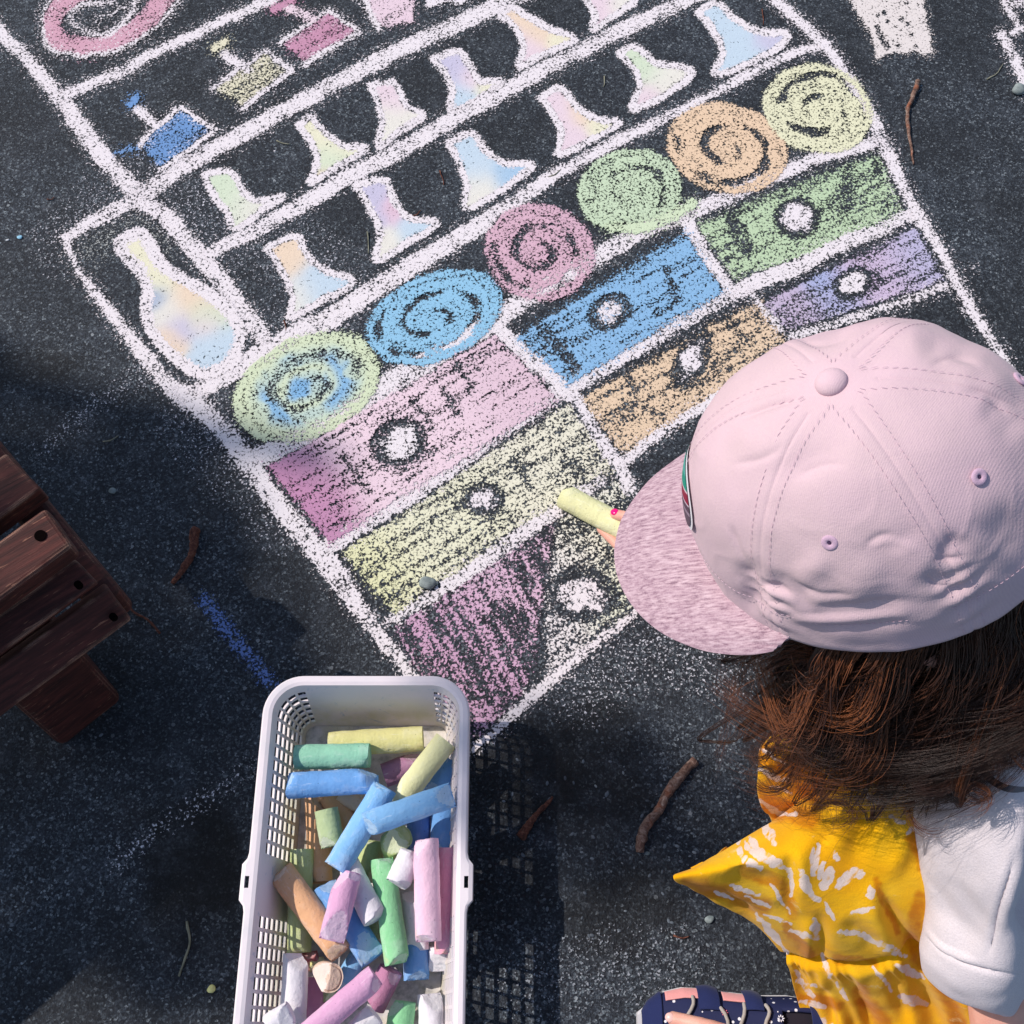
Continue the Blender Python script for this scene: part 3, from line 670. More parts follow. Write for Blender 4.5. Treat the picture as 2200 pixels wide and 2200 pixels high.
ST_ = [
 # floor layer
 (c1(1190,850,.028), c1(1500,735,.028), 52, 'plum', 'dark plum chalk stick under the crossing yellow ones', 1),
 (c1(690,1010,.026), c1(720,1640,.022), 52, 'orange', 'long orange chalk stick upright at the left wall, behind the short green stub', 2),
 (c1(780,990,.030), c1(985,1290,.022), 50, 'orange', 'orange chalk stick slanting under the long blue one', 1),
 (c1(860,985,.036), c1(1060,1100,.030), 34, 'peach', 'peach chalk end peeping out between two blue sticks', 2),
 (c1(1690,740,.034), c1(1540,1040,.030), 52, 'blue', 'blue chalk stick against the right wall near the top corner', 1),
 (c1(1640,1040,.036), c1(1620,1450,.028), 54, 'blue', 'blue chalk stick at the right wall above the pink pair', 1),
 (c1(1450,1100,.030), c1(1440,1420,.026), 50, 'navy', 'darker blue chalk stick in the gap left of the right-hand blue one', 1),
 (c1(1110,1330,.034), c1(1060,1640,.028), 54, 'olive', 'olive green chalk stick below the pale yellow broken end', 2),
 (c1(580,1395,.036), c2(560,1195,.024), 52, 'olive', 'long olive chalk stick standing along the left wall, crossed by the orange one', 1),
 (c2(690,1230,.018), c2(700,1330,.018), 34, 'yellow', 'small yellow chalk bit under the orange stick tip', 2),
 (c2(640,1190,.018), c2(655,1330,.016), 34, 'red', 'dark red chalk bit beside the tall white stick', 2),
 (c2(1000,1220,.024), c2(850,1480,.022), 42, 'sky', 'narrow light blue chalk stick under the long orchid one', 2),
 (c2(660,1380,.022), c2(650,1760,.018), 54, 'magenta', 'magenta chalk stick to the right of the tall white one', 1),
 (c2(770,1440,.018), c2(775,1560,.018), 34, 'sage', 'khaki green chalk crumb below the peach stub', 2),
 (c2(1240,1320,.032), c2(1110,1600,.024), 54, 'magenta', 'dusky pink chalk stick half under the long orchid one', 2),
 (c2(1430,1080,.028), c2(1430,1400,.024), 56, 'blue', 'short blue chalk stick low on the right side', 1),
 (c2(1600,1150,.030), c2(1605,1335,.026), 48, 'white', 'short white chalk stick at the right wall under the pink one', 1),
 (c2(1660,420,.056), c2(1650,1205,.046), 50, 'rose', 'deep pink chalk stick pressed against the right wall', 1),
 (c2(1400,740,.036), c2(1440,1185,.034), 50, 'white', 'white chalk stick under the long pale pink one', 2),
 (c2(1080,960,.022), c2(1110,1100,.018), 40, 'sage', 'sage green chalk glimpsed between blue and green sticks', 1),
 # middle
 (c1(785,620,.046), c1(1480,575,.046), 54, 'yellow', 'long yellow chalk stick lying across the top end', 0),
 (c1(535,715,.060), c1(1085,700,.062), 53, 'green', 'thick sea green chalk stick above the blue one at the top left', 1),
 (c1(1650,590,.066), c1(1270,1080,.056), 52, 'lemon', 'pale yellow chalk stick leaning diagonally at the top right', 1),
 (c1(762,1100,.056), c1(812,1375,.050), 52, 'sage', 'short green chalk stub lying on the orange sticks', 1),
 (c2(750,690,.048), c2(1110,1240,.050), 58, 'blue', 'blue chalk stick running from under the orchid one to the middle', 3),
 (c2(420,590,.056), c2(880,1200,.050), 58, 'orange', 'fat orange chalk stick slanting across the left side', 3),
 (c1(1210,1390,.044), c1(1325,1290,.062), 56, 'olive', 'greenish yellow chalk stick with its broken end facing up', 2),
 (c2(1175,500,.058), c2(1290,1280,.052), 54, 'mint', 'long bright green chalk stick down the middle', 3),
 (c1(475,925,.074), c1(1140,885,.076), 55, 'blue', 'long blue chalk stick under the sea green one at the top left', 3),
 (c1(1200,935,.078), c1(835,1540,.072), 56, 'sky', 'long blue chalk stick sloping down through the middle of the heap', 2),
 (c2(1400,450,.066), c2(1290,690,.070), 54, 'white', 'white chalk stub with its round end facing down, by the pink stick', 3),
 (c2(910,530,.062), c2(1125,950,.066), 54, 'white', 'white chalk stick slanting beside the orchid one', 3),
 (c2(540,1200,.056), c2(515,1720,.058), 56, 'white', 'tall white chalk stick along the lower left wall', 3),
 (c2(735,1370,.046), c2(790,1385,.062), 62, 'peach', 'pale peach chalk stub with a crumbled end facing up', 2),
 # top
 (c1(1050,1215,.094), c1(1700,990,.092), 54, 'sky', 'light blue chalk stick with a pointed left end near the right wall', 3),
 (c2(935,590,.086), c2(800,1110,.082), 56, 'orchid', 'orchid pink chalk stick with a sharpened lower end', 4),
 (c2(1500,355,.084), c2(1520,1115,.078), 56, 'pink', 'long pale pink chalk stick at the right, beside the deep pink one', 2),
 (c2(1130,1370,.080), c2(560,1860,.078), 54, 'orchid', 'long orchid chalk stick sloping to the bottom left', 2),
 (c2(500,1640,.084), c2(330,1740,.082), 50, 'white', 'white chalk end at the very bottom left of the basket', 3),
 (c2(1120,1660,.066), c2(900,1880,.060), 54, 'white', 'white chalk stick at the bottom under the orchid one', 3),
 (c2(1330,1560,.040), c2(1290,1900,.036), 58, 'mint', 'bright green chalk stick at the bottom of the picture', 3),
 (c2(1530,1500,.036), c2(1550,1900,.034), 56, 'white', 'white chalk stick lying on the dusty basket floor at the bottom right', 3),
 (c2(800,1800,.030), c2(760,2300,.030), 56, 'blue', 'blue chalk stick past the bottom edge of the picture', 2)]
for a, b, d, col, lab, f in ST_: stick(a, b, d, col, lab, f)
stick((1212,1066,.012), (1392,1162,.034), 55, 'lemon', 'pale yellow chalk stick held in the fingers beside the cap brim', 2, .3, group=None)

# ---------------------------------------------------------------- twigs, pebbles, crumbs
t = NT('bark'); v = t.pos(); n = t.noise(v, 160, 4, .7, 1); n2 = t.noise(v, 60, 3)
c = t.ramp(n, [(.3, srgb(60, 42, 38)), (.48, srgb(112, 84, 72)), (.6, srgb(140, 118, 106)), (.75, srgb(176, 160, 148))])
c = t.mix(t.rng(n2, .55, .7, 0, .7), c, srgb(150, 84, 54)); M_BARK = t.fin(c, .9, t.bump(n, .8, .0012))
t = NT('dark_bark'); v = t.pos(); n = t.noise(v, 200, 4, .7, 1)
M_BARK2 = t.fin(t.ramp(n, [(.3, srgb(50, 32, 28)), (.5, srgb(96, 56, 44)), (.75, srgb(140, 96, 78))]), .9, t.bump(n, .8, .001))
t = NT('dry_stem'); v = t.pos(); n = t.noise(v, 100, 3); M_STEM = t.fin(t.ramp(n, [(.3, srgb(96, 98, 84)), (.7, srgb(150, 148, 128))]), .8)
def twig(pts, w0, w1, label, mat=None, name='twig', n=26, jit=.35, split=False):
    mb = MB(); mpp = 1.3/FPX
    P = catmull([W(x, y, 0) for x, y in pts], n); rad = lerp_list([w0/2*mpp*.9, w1/2*mpp*.9], n)
    for i, p in enumerate(P):
        rad[i] *= 1+.3*(mnoise.noise(p*140)); p.x += .0016*mnoise.noise(p*60); p.y += .0016*mnoise.noise(p*60+Vector((9, 0, 0))); p.z = max(rad[i]*1.05, rad[i]+.0015*mnoise.noise(p*30+Vector((0, 7, 0)))+.0006)
    tube(mb, P, rad, 10, jit=jit)
    if split:
        for s_ in range(7):
            k = random.randint(2, n//2+4); p = P[k]; q = P[max(0, k-random.randint(5, 9))]+Vector((random.uniform(-.006, .006), random.uniform(-.006, .004), .001))
            tube(mb, [p, (p+q)/2+Vector((0, 0, .002)), q], [.0013, .001, .0004], 5)
    o = mb.build(name, mat or M_BARK); return tag(o, label, 'twig')
twig([(1494,1636),(1465,1665),(1440,1695),(1412,1745),(1382,1785),(1374,1832)], 20, 20, 'thick brown twig lying on the asphalt left of the hair')
twig([(1118,1802),(1135,1775),(1160,1745),(1188,1712)], 22, 6, 'short shredded brown twig to the right of the basket', M_BARK2, split=True)
twig([(1972,178),(1958,215),(1948,245),(1952,290),(1958,325),(1961,355)], 16, 5, 'thin bent pale twig right of the yellow spiral')
twig([(422,1140),(418,1180),(402,1215),(372,1256)], 22, 12, 'curved reddish brown twig above the blue scribble', M_BARK2)
twig([(262,1272),(285,1312),(320,1335),(346,1362)], 6, 5, 'thin crooked rootlet at the right end of the bench', M_BARK2, 'rootlet')
twig([(402,1978),(406,2030),(385,2098)], 5, 4, 'dry greenish stem on the asphalt left of the basket', M_STEM, 'dry_stem', jit=.1)
for i, (a, b) in enumerate([((1298,165),(1296,188)),((945,368),(952,398)),((595,303),(625,312)),((888,465),(905,455)),((790,500),(792,545)),((1636,22),(1640,55)),((2120,172),(2155,140)),((102,430),(118,424)),((222,950),(256,936)),((610,690),(614,712)),((1180,380),(1205,365)),((1445,2010),(1480,2012))]):
    twig([a, ((a[0]+b[0])/2+2, (a[1]+b[1])/2+3), b], 4, 2.5, None, M_BARK2 if i % 2 else M_STEM, 'pine_needle', n=6, jit=.1)
    o = COL.objects[-1]; tag(o, 'tiny dry needle lying on the asphalt', 'needle', 'loose dry needles scattered over the asphalt')
t = NT('pebble_stone'); v = t.pos(); n = t.noise(v, 120, 4, .6); M_PEB = t.fin(t.ramp(n, [(.3, srgb(96, 106, 106)), (.7, srgb(150, 160, 158))]), .7, t.bump(n, .5, .0006))
def pebble(px, py, rpx, label, mat=None, name='pebble', cat='pebble', fl_=.6, group=None):
    p = W(px, py, 0); r = rpx*1.25/FPX; mb = MB()
    ellipsoid(mb, (p.x, p.y, r*fl_*.85), [Vector((r, r*.2, 0)), Vector((-r*.15, r*.8, 0)), Vector((0, 0, r*fl_))], 18, 12)
    mb.v = [tuple(Vector(q)+Vector(q-Vector((p.x, p.y, r*fl_))).normalized()*r*.22*mnoise.noise(Vector(q)*.9/r) if False else Vector(q)*1.0 + (Vector(q)-Vector((p.x, p.y, r*fl_)))*.35*mnoise.noise(Vector(q)*1.1/r)) for q in mb.v]
    return tag(mb.build(name, mat or M_PEB), label, cat, group)
pebble(917, 1256, 18, 'smooth grey pebble on the yellow chalk box')
pebble(2188, 196, 20, 'grey pebble beside the chalk outline at the right edge')
pebble(243, 1056, 9, 'small pale blue-grey stone chip between bench and drawing', fl_=.4)
pebble(1524, 1976, 9, 'pale stone chip on the asphalt under the yellow knee', fl_=.4)
pebble(1390, 1834, 5, 'tiny tan stone chip at the lower tip of the thick twig', fl_=.5)
def cm(key, c_):
    t = NT(key); M = t.fin(srgb(*c_), .95, t.bump(t.noise(t.pos(), 400, 3), .5, .0005)); return M
pebble(455, 2126, 9, 'pale yellow chalk crumb on the asphalt left of the basket', cm('yellow_crumb', (226, 222, 150)), 'chalk_crumb', 'chalk crumb')
pebble(43, 511, 7, 'light blue chalk crumb near the left edge', cm('blue_crumb', (150, 200, 225)), 'chalk_crumb', 'chalk crumb', .4)
pebble(17, 516, 4, 'tiny whitish crumb beside the light blue one', cm('white_crumb', (200, 205, 210)), 'chalk_crumb', 'chalk crumb', .4)
pebble(590, 325, 3, 'tiny white chalk crumb near the second flask', CH['white'], 'chalk_crumb', 'chalk crumb', .4)
# lighter stone chips bedded in the asphalt near the viewer
rr = random.Random(5)
chips = MB()
for k in range(420):
    px, py = (rr.uniform(0, 2200), rr.uniform(0, 2200)) if k % 3 else (rr.uniform(1020, 1700), rr.uniform(1500, 2150))
    p = W(px, py); r = rr.uniform(.0010, .0024)*(1.2 if py > 1400 else 1); a = rr.uniform(0, 3.14)
    ellipsoid(chips, (p.x, p.y, 0), [Vector((r*math.cos(a), r*math.sin(a), 0)), Vector((-r*.6*math.sin(a), r*.6*math.cos(a), 0)), Vector((0, 0, .0006))], 7, 4)
t = NT('stone_chips'); v = t.pos(); n = t.noise(v, 30, 1); 
tag(chips.build('gravel_chips', t.fin(t.ramp(n, [(.3, srgb(70, 76, 84)), (.6, srgb(104, 112, 120)), (.75, srgb(150, 156, 158))]), .8)), kind='stuff')

# ---------------------------------------------------------------- bench
t = NT('red_worn_wood'); v = t.pos((1, 1, 1), (0, 0, 0)); 
tc = t.n('ShaderNodeTexCoord'); mp = t.n('ShaderNodeMapping'); mp.inputs['Rotation'].default_value = (0, 0, R(-37)); t.l(tc.outputs['Object'], mp.inputs[0])
mp2 = t.n('ShaderNodeMapping'); mp2.inputs['Scale'].default_value = (1, 14, 14); t.l(mp.outputs[0], mp2.inputs[0])
n = t.noise(mp2.outputs[0], 14, 5, .65); n2 = t.noise(mp2.outputs[0], 34, 4, .6); n3 = t.noise(v, 22, 4, .6)
c = t.ramp(n, [(.3, srgb(36, 18, 16)), (.5, srgb(66, 31, 27)), (.7, srgb(92, 46, 40))])
wear2 = t.math('MULTIPLY', t.rng(n3, .66, .72, 0, .9), t.rng(n2, .5, .6, 0, 1))
c = t.mix(t.math('MULTIPLY', t.rng(n2, .62, .68, 0, .7), t.rng(n3, .45, .55, 0, 1)), c, srgb(170, 120, 96))
c = t.mix(wear2, c, srgb(196, 176, 150))
bv = t.n('ShaderNodeBevel', samples=4); bv.inputs['Radius'].default_value = .006; geo = t.n('ShaderNodeNewGeometry'); dp = t.n('ShaderNodeVectorMath', operation='DOT_PRODUCT'); t.l(bv.outputs[0], dp.inputs[0]); t.l(geo.outputs['Normal'], dp.inputs[1])
c = t.mix(t.math('MULTIPLY', t.rng(dp.outputs['Value'], .97, .86, 0, 1), t.rng(n3, .44, .58, .1, 1)), c, srgb(190, 150, 126)); M_WOOD = t.fin(c, .7, t.bump(n2, .5, .0012))
t = NT('dark_screw_recess'); M_SCREW = t.fin(srgb(14, 9, 9), .95); t.p.inputs['Specular IOR Level'].default_value = .0
bench = empty('bench', (-.45, .35, 0)); tag(bench, 'dark red painted wooden slat bench with worn edges at the left edge', 'bench')
def slat(p0, p1, z0, z1, thick, name, length=1.1, pxdir=(-155, 112), bev=.003):
    """p0, p1: px of the two corners of the end edge (far, near)"""
    A, B = W(p0[0], p0[1], z0), W(p1[0], p1[1], z1)
    e = W(p0[0]+pxdir[0], p0[1]+pxdir[1], z0)-A; e.z = 0; e.normalize()
    wd = (B-A); nrm = wd.cross(e).normalized()
    if nrm.z < 0: nrm = -nrm
    mb = MB(); NN = 24
    for k in range(NN):      # split along the length so that the bevel and wear have vertices
        pass
    box(mb, A-nrm*thick, wd, e*length, nrm*thick)
    o = mb.build(name, M_WOOD, bench, False); recalc(o)
    m = o.modifiers.new('b', 'BEVEL'); m.width = bev; m.segments = 3; bake(o); return A, B, e, nrm, o
slat((12, 972), (88, 1048), .25, .245, .03, 'bench_slat')
A, B, e, nrm, o2 = slat((97, 1088), (156, 1172), .292, .285, .034, 'bench_slat', bev=.005)
slat((160, 1200), (210, 1252), .235, .222, .02, 'bench_slat')
slat((232, 1262), (284, 1332), .205, .175, .02, 'bench_slat')
c_ = W(88, 1152, .2875); mb = MB(); q = nrm.to_track_quat('Z', 'Y')
tube(mb, [c_-nrm*.004, c_+nrm*.0025], [.0052, .0052], 20); s_ = mb.build('screw_hole', M_SCREW, None, False); s_.parent = o2
s_.matrix_parent_inverse = o2.matrix_world.inverted() if False else Matrix.Translation(bench.location).inverted() @ Matrix.Translation(bench.location) if False else Matrix.Identity(4)
for (x, y, z) in ((168, 1256, .25), (243, 1325, .19)):
    c_ = W(x, y, z); mb = MB(); tube(mb, [c_-Vector((0, 0, .004)), c_+Vector((0, 0, .002))], [.0034, .0034], 14); mb.build('screw', M_SCREW, bench, False)
# cross rail under the slat ends, and the legs
A = W(5, 955, .22); B = W(262, 1268, .19); d = (B-A).normalized(); sd = Vector((-d.y, d.x, 0)).normalized()
if sd.x > 0: sd = -sd
mb = MB(); box(mb, A+Vector((0, 0, -.05))-d*.25, (B-A)+d*.25, sd*.035, (0, 0, .05)); o = mb.build('bench_rail', M_WOOD, bench, False); recalc(o)
m = o.modifiers.new('b', 'BEVEL'); m.width = .008; m.segments = 3; bake(o)
T1 = W(226, 1352, .26); T2 = W(322, 1492, .03)
for off, nm in ((0, 'leg'), (.9, 'leg')):
    p = Vector((W(300, 1478, .0).x, W(300, 1478, 0).y, 0)); e0 = e
    mb = MB(); a = p+e0*(.02+off); 
    box(mb, a-Vector((0, 0, 0)), sd*.05 + e0*.03, d*-.10, Vector((-.02, .03, .18))); o = mb.build(nm, M_WOOD, bench, False); recalc(o)
    m = o.modifiers.new('b', 'BEVEL'); m.width = .008; m.segments = 3; bake(o)
    a2 = a-d*.36
    mb = MB(); box(mb, a2, sd*.05+e0*.03, d*-.10, Vector((-.0, .0, .2))); o = mb.build('leg', M_WOOD, bench, False); recalc(o); m = o.modifiers.new('b', 'BEVEL'); m.width = .008; m.segments = 3; bake(o)

# ---------------------------------------------------------------- unseen leaf screen added to shade chosen ground; its leaves fill the shade outlines
SHADE = [(-700,760),(-200,700),(0,683),(95,621),(165,613),(215,690),(300,800),(380,900),(450,1000),(540,1130),(640,1270),(660,1420),(640,1640),(640,1900),(600,2130),(400,2160),(250,2170),(120,2080),(0,2030),(-300,1950),(-700,1900)]
SHADE2 = [(1130,1530),(1250,1540),(1400,1500),(1560,1560),(1680,1700),(1600,1880),(1500,1920),(1350,1930),(1200,1930),(1120,1900),(1090,1750)]
t = NT('shade_leaf'); v = t.pos(); n = t.noise(v, 9, 2); M_LEAF = t.fin(t.ramp(n, [(.3, (.035, .075, .02)), (.7, (.075, .13, .03))]), .6)
added_shade_tree = empty('added_shade_tree', (-5.2, 1.9, 0)); tag(added_shade_tree, 'leafy shade caster added out of frame at the left to darken the ground by the bench', 'added_shade_tree')
mb = MB(); rr = random.Random(11); up = -SUN_DIR
def inpoly(x, y, sp):
    r = False
    for i in range(len(sp)):
        (ax, ay), (bx, by) = sp[i], sp[(i+1) % len(sp)]
        if (ay > y) != (by > y) and x < (bx-ax)*(y-ay)/(by-ay)+ax: r = not r
    return r
for SH, NN_, cut in ((SHADE, 2600, -.25), (SHADE2, 1500, -.3)):
    sp = [(W(x, y).x, W(x, y).y) for x, y in SH]; xs = [p[0] for p in sp]; ys = [p[1] for p in sp]; area = (max(xs)-min(xs))*(max(ys)-min(ys))
    for k in range(int(area*NN_)):
        x = rr.uniform(min(xs), max(xs)); y = rr.uniform(min(ys), max(ys))
        if not inpoly(x, y, sp): continue
        px_, py_ = toPx(x, y, 0)
        keep_ = .32+.68*smooth(600, 1000, py_-.35*px_) if SH is SHADE else .8
        if rr.random() > keep_ or mnoise.noise(Vector((x*6, y*6, 3))) < cut-(.6 if py_ > 1350 and SH is SHADE else 0): continue
        c_ = Vector((x, y, 0))+up*((4.2+rr.random()*1.6)/up.z)
        n_ = (up+Vector((rr.uniform(-.6, .6), rr.uniform(-.6, .6), rr.uniform(-.6, .6)))).normalized()
        a = n_.cross(Vector((rr.random(), rr.random(), rr.random()))).normalized(); b = n_.cross(a); L = rr.uniform(.022, .04)
        mb.add([c_-a*L, c_-a*L*.3+b*L*.5, c_+a*L*.4+b*L*.42, c_+a*L, c_+a*L*.4-b*L*.42, c_-a*L*.3-b*L*.5], [(0, 1, 2, 3, 4, 5)])
mb.build('crown', M_LEAF, added_shade_tree, False)  # leaves set back along the sun to cast the wanted shade
mb = MB(); base_ = Vector((-5.2, 1.9, 0)); tube(mb, [base_, base_+Vector((.05, 0, 1.2)), base_+Vector((.15, -.05, 2.6)), base_+Vector((.2, 0, 4.0)), base_+Vector((.3, 0, 5.2))], [.13, .10, .085, .06, .02], 14, n=20)
for k in range(9):
    x = rr.uniform(-.95, -.55); y = rr.uniform(.1, .7); c_ = Vector((x, y, 0))+up*(5.0/up.z)
    s0 = base_+Vector((.15+.02*k, -.03, 2.6+.25*k)); tube(mb, [s0, s0*.5+c_*.5+Vector((0, 0, .12)), c_], [.04, .022, .006], 8, n=10)
mb.build('added_trunk', M_BARK2, added_shade_tree)
# ================================================================ the child
def fabric(name, rgb, scale=900, rough=.95, var=.12, bumpk=.35, sheen=.3, ss=None):
    t = NT(name); v = t.pos(); wv = t.noise(v, scale, 2, .6); n = t.noise(v, 30, 3)
    base = rgb if len(rgb) == 4 else srgb(*rgb)
    c = t.mix(t.rng(wv, .35, .65, 0, var*2), base, tuple(x*.6 for x in base[:3])); c = t.mix(t.rng(n, .4, .7, 0, var), c, tuple(x*.8 for x in base[:3]))
    m = t.fin(c, rough, t.bump(wv, bumpk, .0006, t.bump(n, .25, .002)))
    t.p.inputs['Sheen Weight'].default_value = sheen; t.p.inputs['Specular IOR Level'].default_value = .1
    return m
t = NT('skin'); v = t.pos(); n = t.noise(v, 90, 3); n2 = t.noise(v, 20, 2)
c = t.mix(t.rng(n, .35, .7, 0, .5), srgb(226, 170, 150), srgb(208, 136, 122)); c = t.mix(t.rng(n2, .45, .7, 0, .35), c, srgb(232, 186, 166))
M_SKIN = t.fin(c, .5, t.bump(n, .2, .0006)); t.p.inputs['Subsurface Weight'].default_value = .12; t.p.inputs['Subsurface Radius'].default_value = (.006, .003, .002)
t.p.inputs['Subsurface Scale'].default_value = 1.0
child = empty('person', (.33, .12, 0))
tag(child, 'squatting child in pink cap and yellow tie-dye dress holding a chalk stick', 'person')
# ---- cap frame
CTR = W(1878, 1080, .555)
tau, psi = R(27), R(-8)
Fv = Vector((-math.cos(tau)*math.cos(psi), -math.cos(tau)*math.sin(psi), -math.sin(tau)))
Lv = Vector((math.sin(psi), -math.cos(psi), 0)); Uv = Lv.cross(Fv).normalized()
if Uv.z < 0: Uv = -Uv
rho = R(7); Uv, Lv = (Uv*math.cos(rho)-Lv*math.sin(rho)), (Lv*math.cos(rho)+Uv*math.sin(rho))
AF, AL, AH = .110, .099, .122
def crown_pt(th, ph, off=0.0):
    """th: 0 front, +90 left side; ph: 0 top .. 1 rim"""
    a = ph*math.pi/2; s_ = math.sin(a)**.86; c_ = math.cos(a)**.92 if a < math.pi/2 else 0
    drop = -.012*max(0, (ph-.9)/.1)
    k = 1+.012*math.cos(3*th)*s_*(1-ph)
    af = AF*(1.0+.05*math.cos(th) + (.10*abs(math.cos(th)) if math.cos(th) < 0 else 0))
    p = Vector((0, 0, 0)) + Fv*(af*math.cos(th)*s_*k) + Lv*(AL*math.sin(th)*s_*k) + Uv*(AH*c_+drop)
    n_ = (Fv*(math.cos(th)*s_/AF) + Lv*(math.sin(th)*s_/AL) + Uv*(c_/AH+.05)).normalized()
    return CTR+p+n_*off
NTH, NPH = 540, 160
seam = [R(60*k) for k in range(6)]
def angd(a, b): return abs((a-b+math.pi) % (2*math.pi)-math.pi)
wr = random.Random(21)
wrk = [(1290+wr.uniform(-1, 1)*0, 0, 0, 0)]
CREASE = [([(1620,1255),(1665,1262),(1705,1290)], 7, -.0016), ([(1630,1290),(1680,1300),(1720,1325)], 7, -.0016), ([(1690,1240),(1760,1275),(1850,1270)], 9, -.0016), ([(1980,1225),(2010,1260),(2060,1262)], 7, -.0018), ([(1995,1200),(2040,1205),(2080,1190)], 7, -.0015), ([(1660,1318),(1800,1322),(1960,1305)], 8, -.0020), ([(1560,1000),(1640,985),(1700,950)], 9, -.0010), ([(1700,1030),(1770,1000),(1830,1000)], 9, -.0009), ([(1990,790),(2050,770),(2110,800)], 9, -.0014), ([(2060,840),(2120,850),(2180,900)], 9, -.0014), ([(1700,720),(1760,740),(1830,720)], 8, -.0012), ([(1850,1180),(1890,1150),(1930,1150)], 9, -.0010), ([(1570,1120),(1590,1180),(1612,1220)], 8, -.0014), # px polylines on the crown: (points, width px, depth m)
 ([(1640,1230),(1700,1270),(1760,1300)], 26, -.0035), ([(1600,1190),(1615,1260),(1640,1320)], 22, -.0045),
 ([(1680,1300),(1780,1310),(1900,1295),(2010,1290)], 16, -.0030), ([(1640,1330),(1780,1345),(1900,1335),(2000,1340)], 12, -.0022), ([(1660,1330),(1790,1328),(1960,1318)], 14, .0022),
 ([(2010,1215),(2040,1180),(2065,1140)], 24, -.003), ([(1980,1250),(2030,1245),(2070,1275)], 18, -.0025), ([(1780,1180),(1740,1230),(1700,1250)], 28, .002),
  ([(1640,990),(1700,1010),(1790,970),(1850,960)], 34, -.0016),
 ([(1575,912),(1640,880),(1740,850)], 9, -.0022), ([(1560,960),(1640,950),(1740,910)], 40, .002), ([(1960,760),(2040,740),(2110,780)], 30, -.0022),
 ([(2020,820),(2100,800),(2190,860)], 30, .0018), ([(2100,860),(2160,900),(2200,940)], 34, -.002), ([(1690,690),(1760,715),(1850,700)], 34, -.0022), ([(1850,690),(1950,720),(2000,760)], 30, .0018),
 ([(1800,1290),(1860,1240),(1900,1200)], 40, .0018), ([(1930,1150),(1960,1200),(2000,1240)], 34, .002), ([(2120,1180),(2160,1130),(2200,1100)], 44, -.003)]
def creases(P, N, cr_):
    X, Y = toPx(P[:, 0], P[:, 1], P[:, 2]); D = np.zeros(len(P))
    for pts, w_, dep in cr_:
        q = cr2(pts, 16) if len(pts) > 2 else pts
        d, T = dpoly(X, Y, q); D += dep*np.exp(-(d/w_)**2)*smooth(0, .35, T)*smooth(1, .65, T)
    return P + N*D[:, None]
def grid_faces(n, m, wrap):
    I, J = np.meshgrid(np.arange(n-1), np.arange(m if wrap else m-1), indexing='ij'); J2 = (J+1) % m
    return np.stack([I*m+J, I*m+J2, (I+1)*m+J2, (I+1)*m+J], -1).reshape(-1, 4).tolist()
def grid_normals(P, n, m, wrap):
    G = P.reshape(n, m, 3); du = np.gradient(G, axis=0)
    dv = (np.roll(G, -1, 1)-np.roll(G, 1, 1)) if wrap else np.gradient(G, axis=1)
    N_ = np.cross(du, dv); N_ /= np.linalg.norm(N_, axis=2, keepdims=True)+1e-12; return N_.reshape(-1, 3)
P = []
for i in range(NPH+1):
    ph = max(.004, i/NPH)
    for j in range(NTH):
        th = 2*math.pi*j/NTH
        sd_ = min(angd(th, s_) for s_ in seam)*math.sin(ph*math.pi/2)*.1
        h = .00030*math.exp(-(sd_/.0064)**6) - .0006*math.exp(-(sd_/.0011)**2)*(1 if ph > .1 else 0)
        q = crown_pt(th, ph)
        rg_ = mnoise.noise(q*34+Vector((5, 1, 2))); h += .0016*mnoise.noise(q*26)+.0007*mnoise.noise(q*55)+.0024*mnoise.noise(q*12)*ph+.0016*(1-min(1, abs(rg_)*5))*ph*.55*(.3+.7*max(0, mnoise.noise(q*11)+.3))
        # puckering where the seam meets the sweatband
        h += .0016*math.sin(ph*95+math.sin(th*9))*math.exp(-(sd_/.010)**2)*smooth(.74, .82, np.float64(ph))*smooth(1, .95, np.float64(ph))
        P.append(crown_pt(th, ph, h))
P = np.array(P); Nn = grid_normals(P, NPH+1, NTH, True)
if (Nn[NTH*60]@np.array(P[NTH*60]-np.array(CTR))) < 0: Nn = -Nn
P = creases(P, Nn, CREASE)
t = NT('pink_cap_twill'); vec = t.pos()
tc = t.n('ShaderNodeTexCoord'); mp = t.n('ShaderNodeMapping'); mp.inputs['Rotation'].default_value = (.5, .3, R(48)); t.l(tc.outputs['Object'], mp.inputs[0])
wv = t.n('ShaderNodeTexWave'); t.l(mp.outputs[0], wv.inputs[0]); wv.inputs['Scale'].default_value = 300; wv.inputs['Distortion'].default_value = 1.2; wv.inputs['Detail'].default_value = 2
n = t.noise(vec, 700, 2, .6); n2 = t.noise(vec, 16, 4, .55)
c = t.mix(t.rng(wv.outputs['Fac'], .2, .9, 0, .16), srgb(212, 186, 190), srgb(190, 163, 171)); c = t.mix(t.rng(n, .35, .65, 0, .16), c, srgb(190, 160, 180))
c = t.mix(t.rng(n2, .4, .7, 0, .3), c, srgb(226, 190, 206))
M_CAP = t.fin(c, .95, t.bump(wv.outputs['Fac'], .14, .0004, t.bump(n, .32, .0007, t.bump(n2, .25, .004)))); t.p.inputs['Sheen Weight'].default_value = .12; t.p.inputs['Specular IOR Level'].default_value = .03
cap = mesh_obj('cap', P.tolist(), grid_faces(NPH+1, NTH, True), M_CAP, child); solidify(cap, .0022, 0)
def on_crown(th, ph, off):
    p = crown_pt(th, ph); q = creases(np.array([p]), np.array([(p-CTR).normalized()]), CREASE)[0]
    n_ = (crown_pt(th, ph, .01)-p).normalized()
    return Vector(q)+n_*off, n_
M_STIT = fabric('cap_thread', (216, 184, 198), 2000, .8, .1, .2)
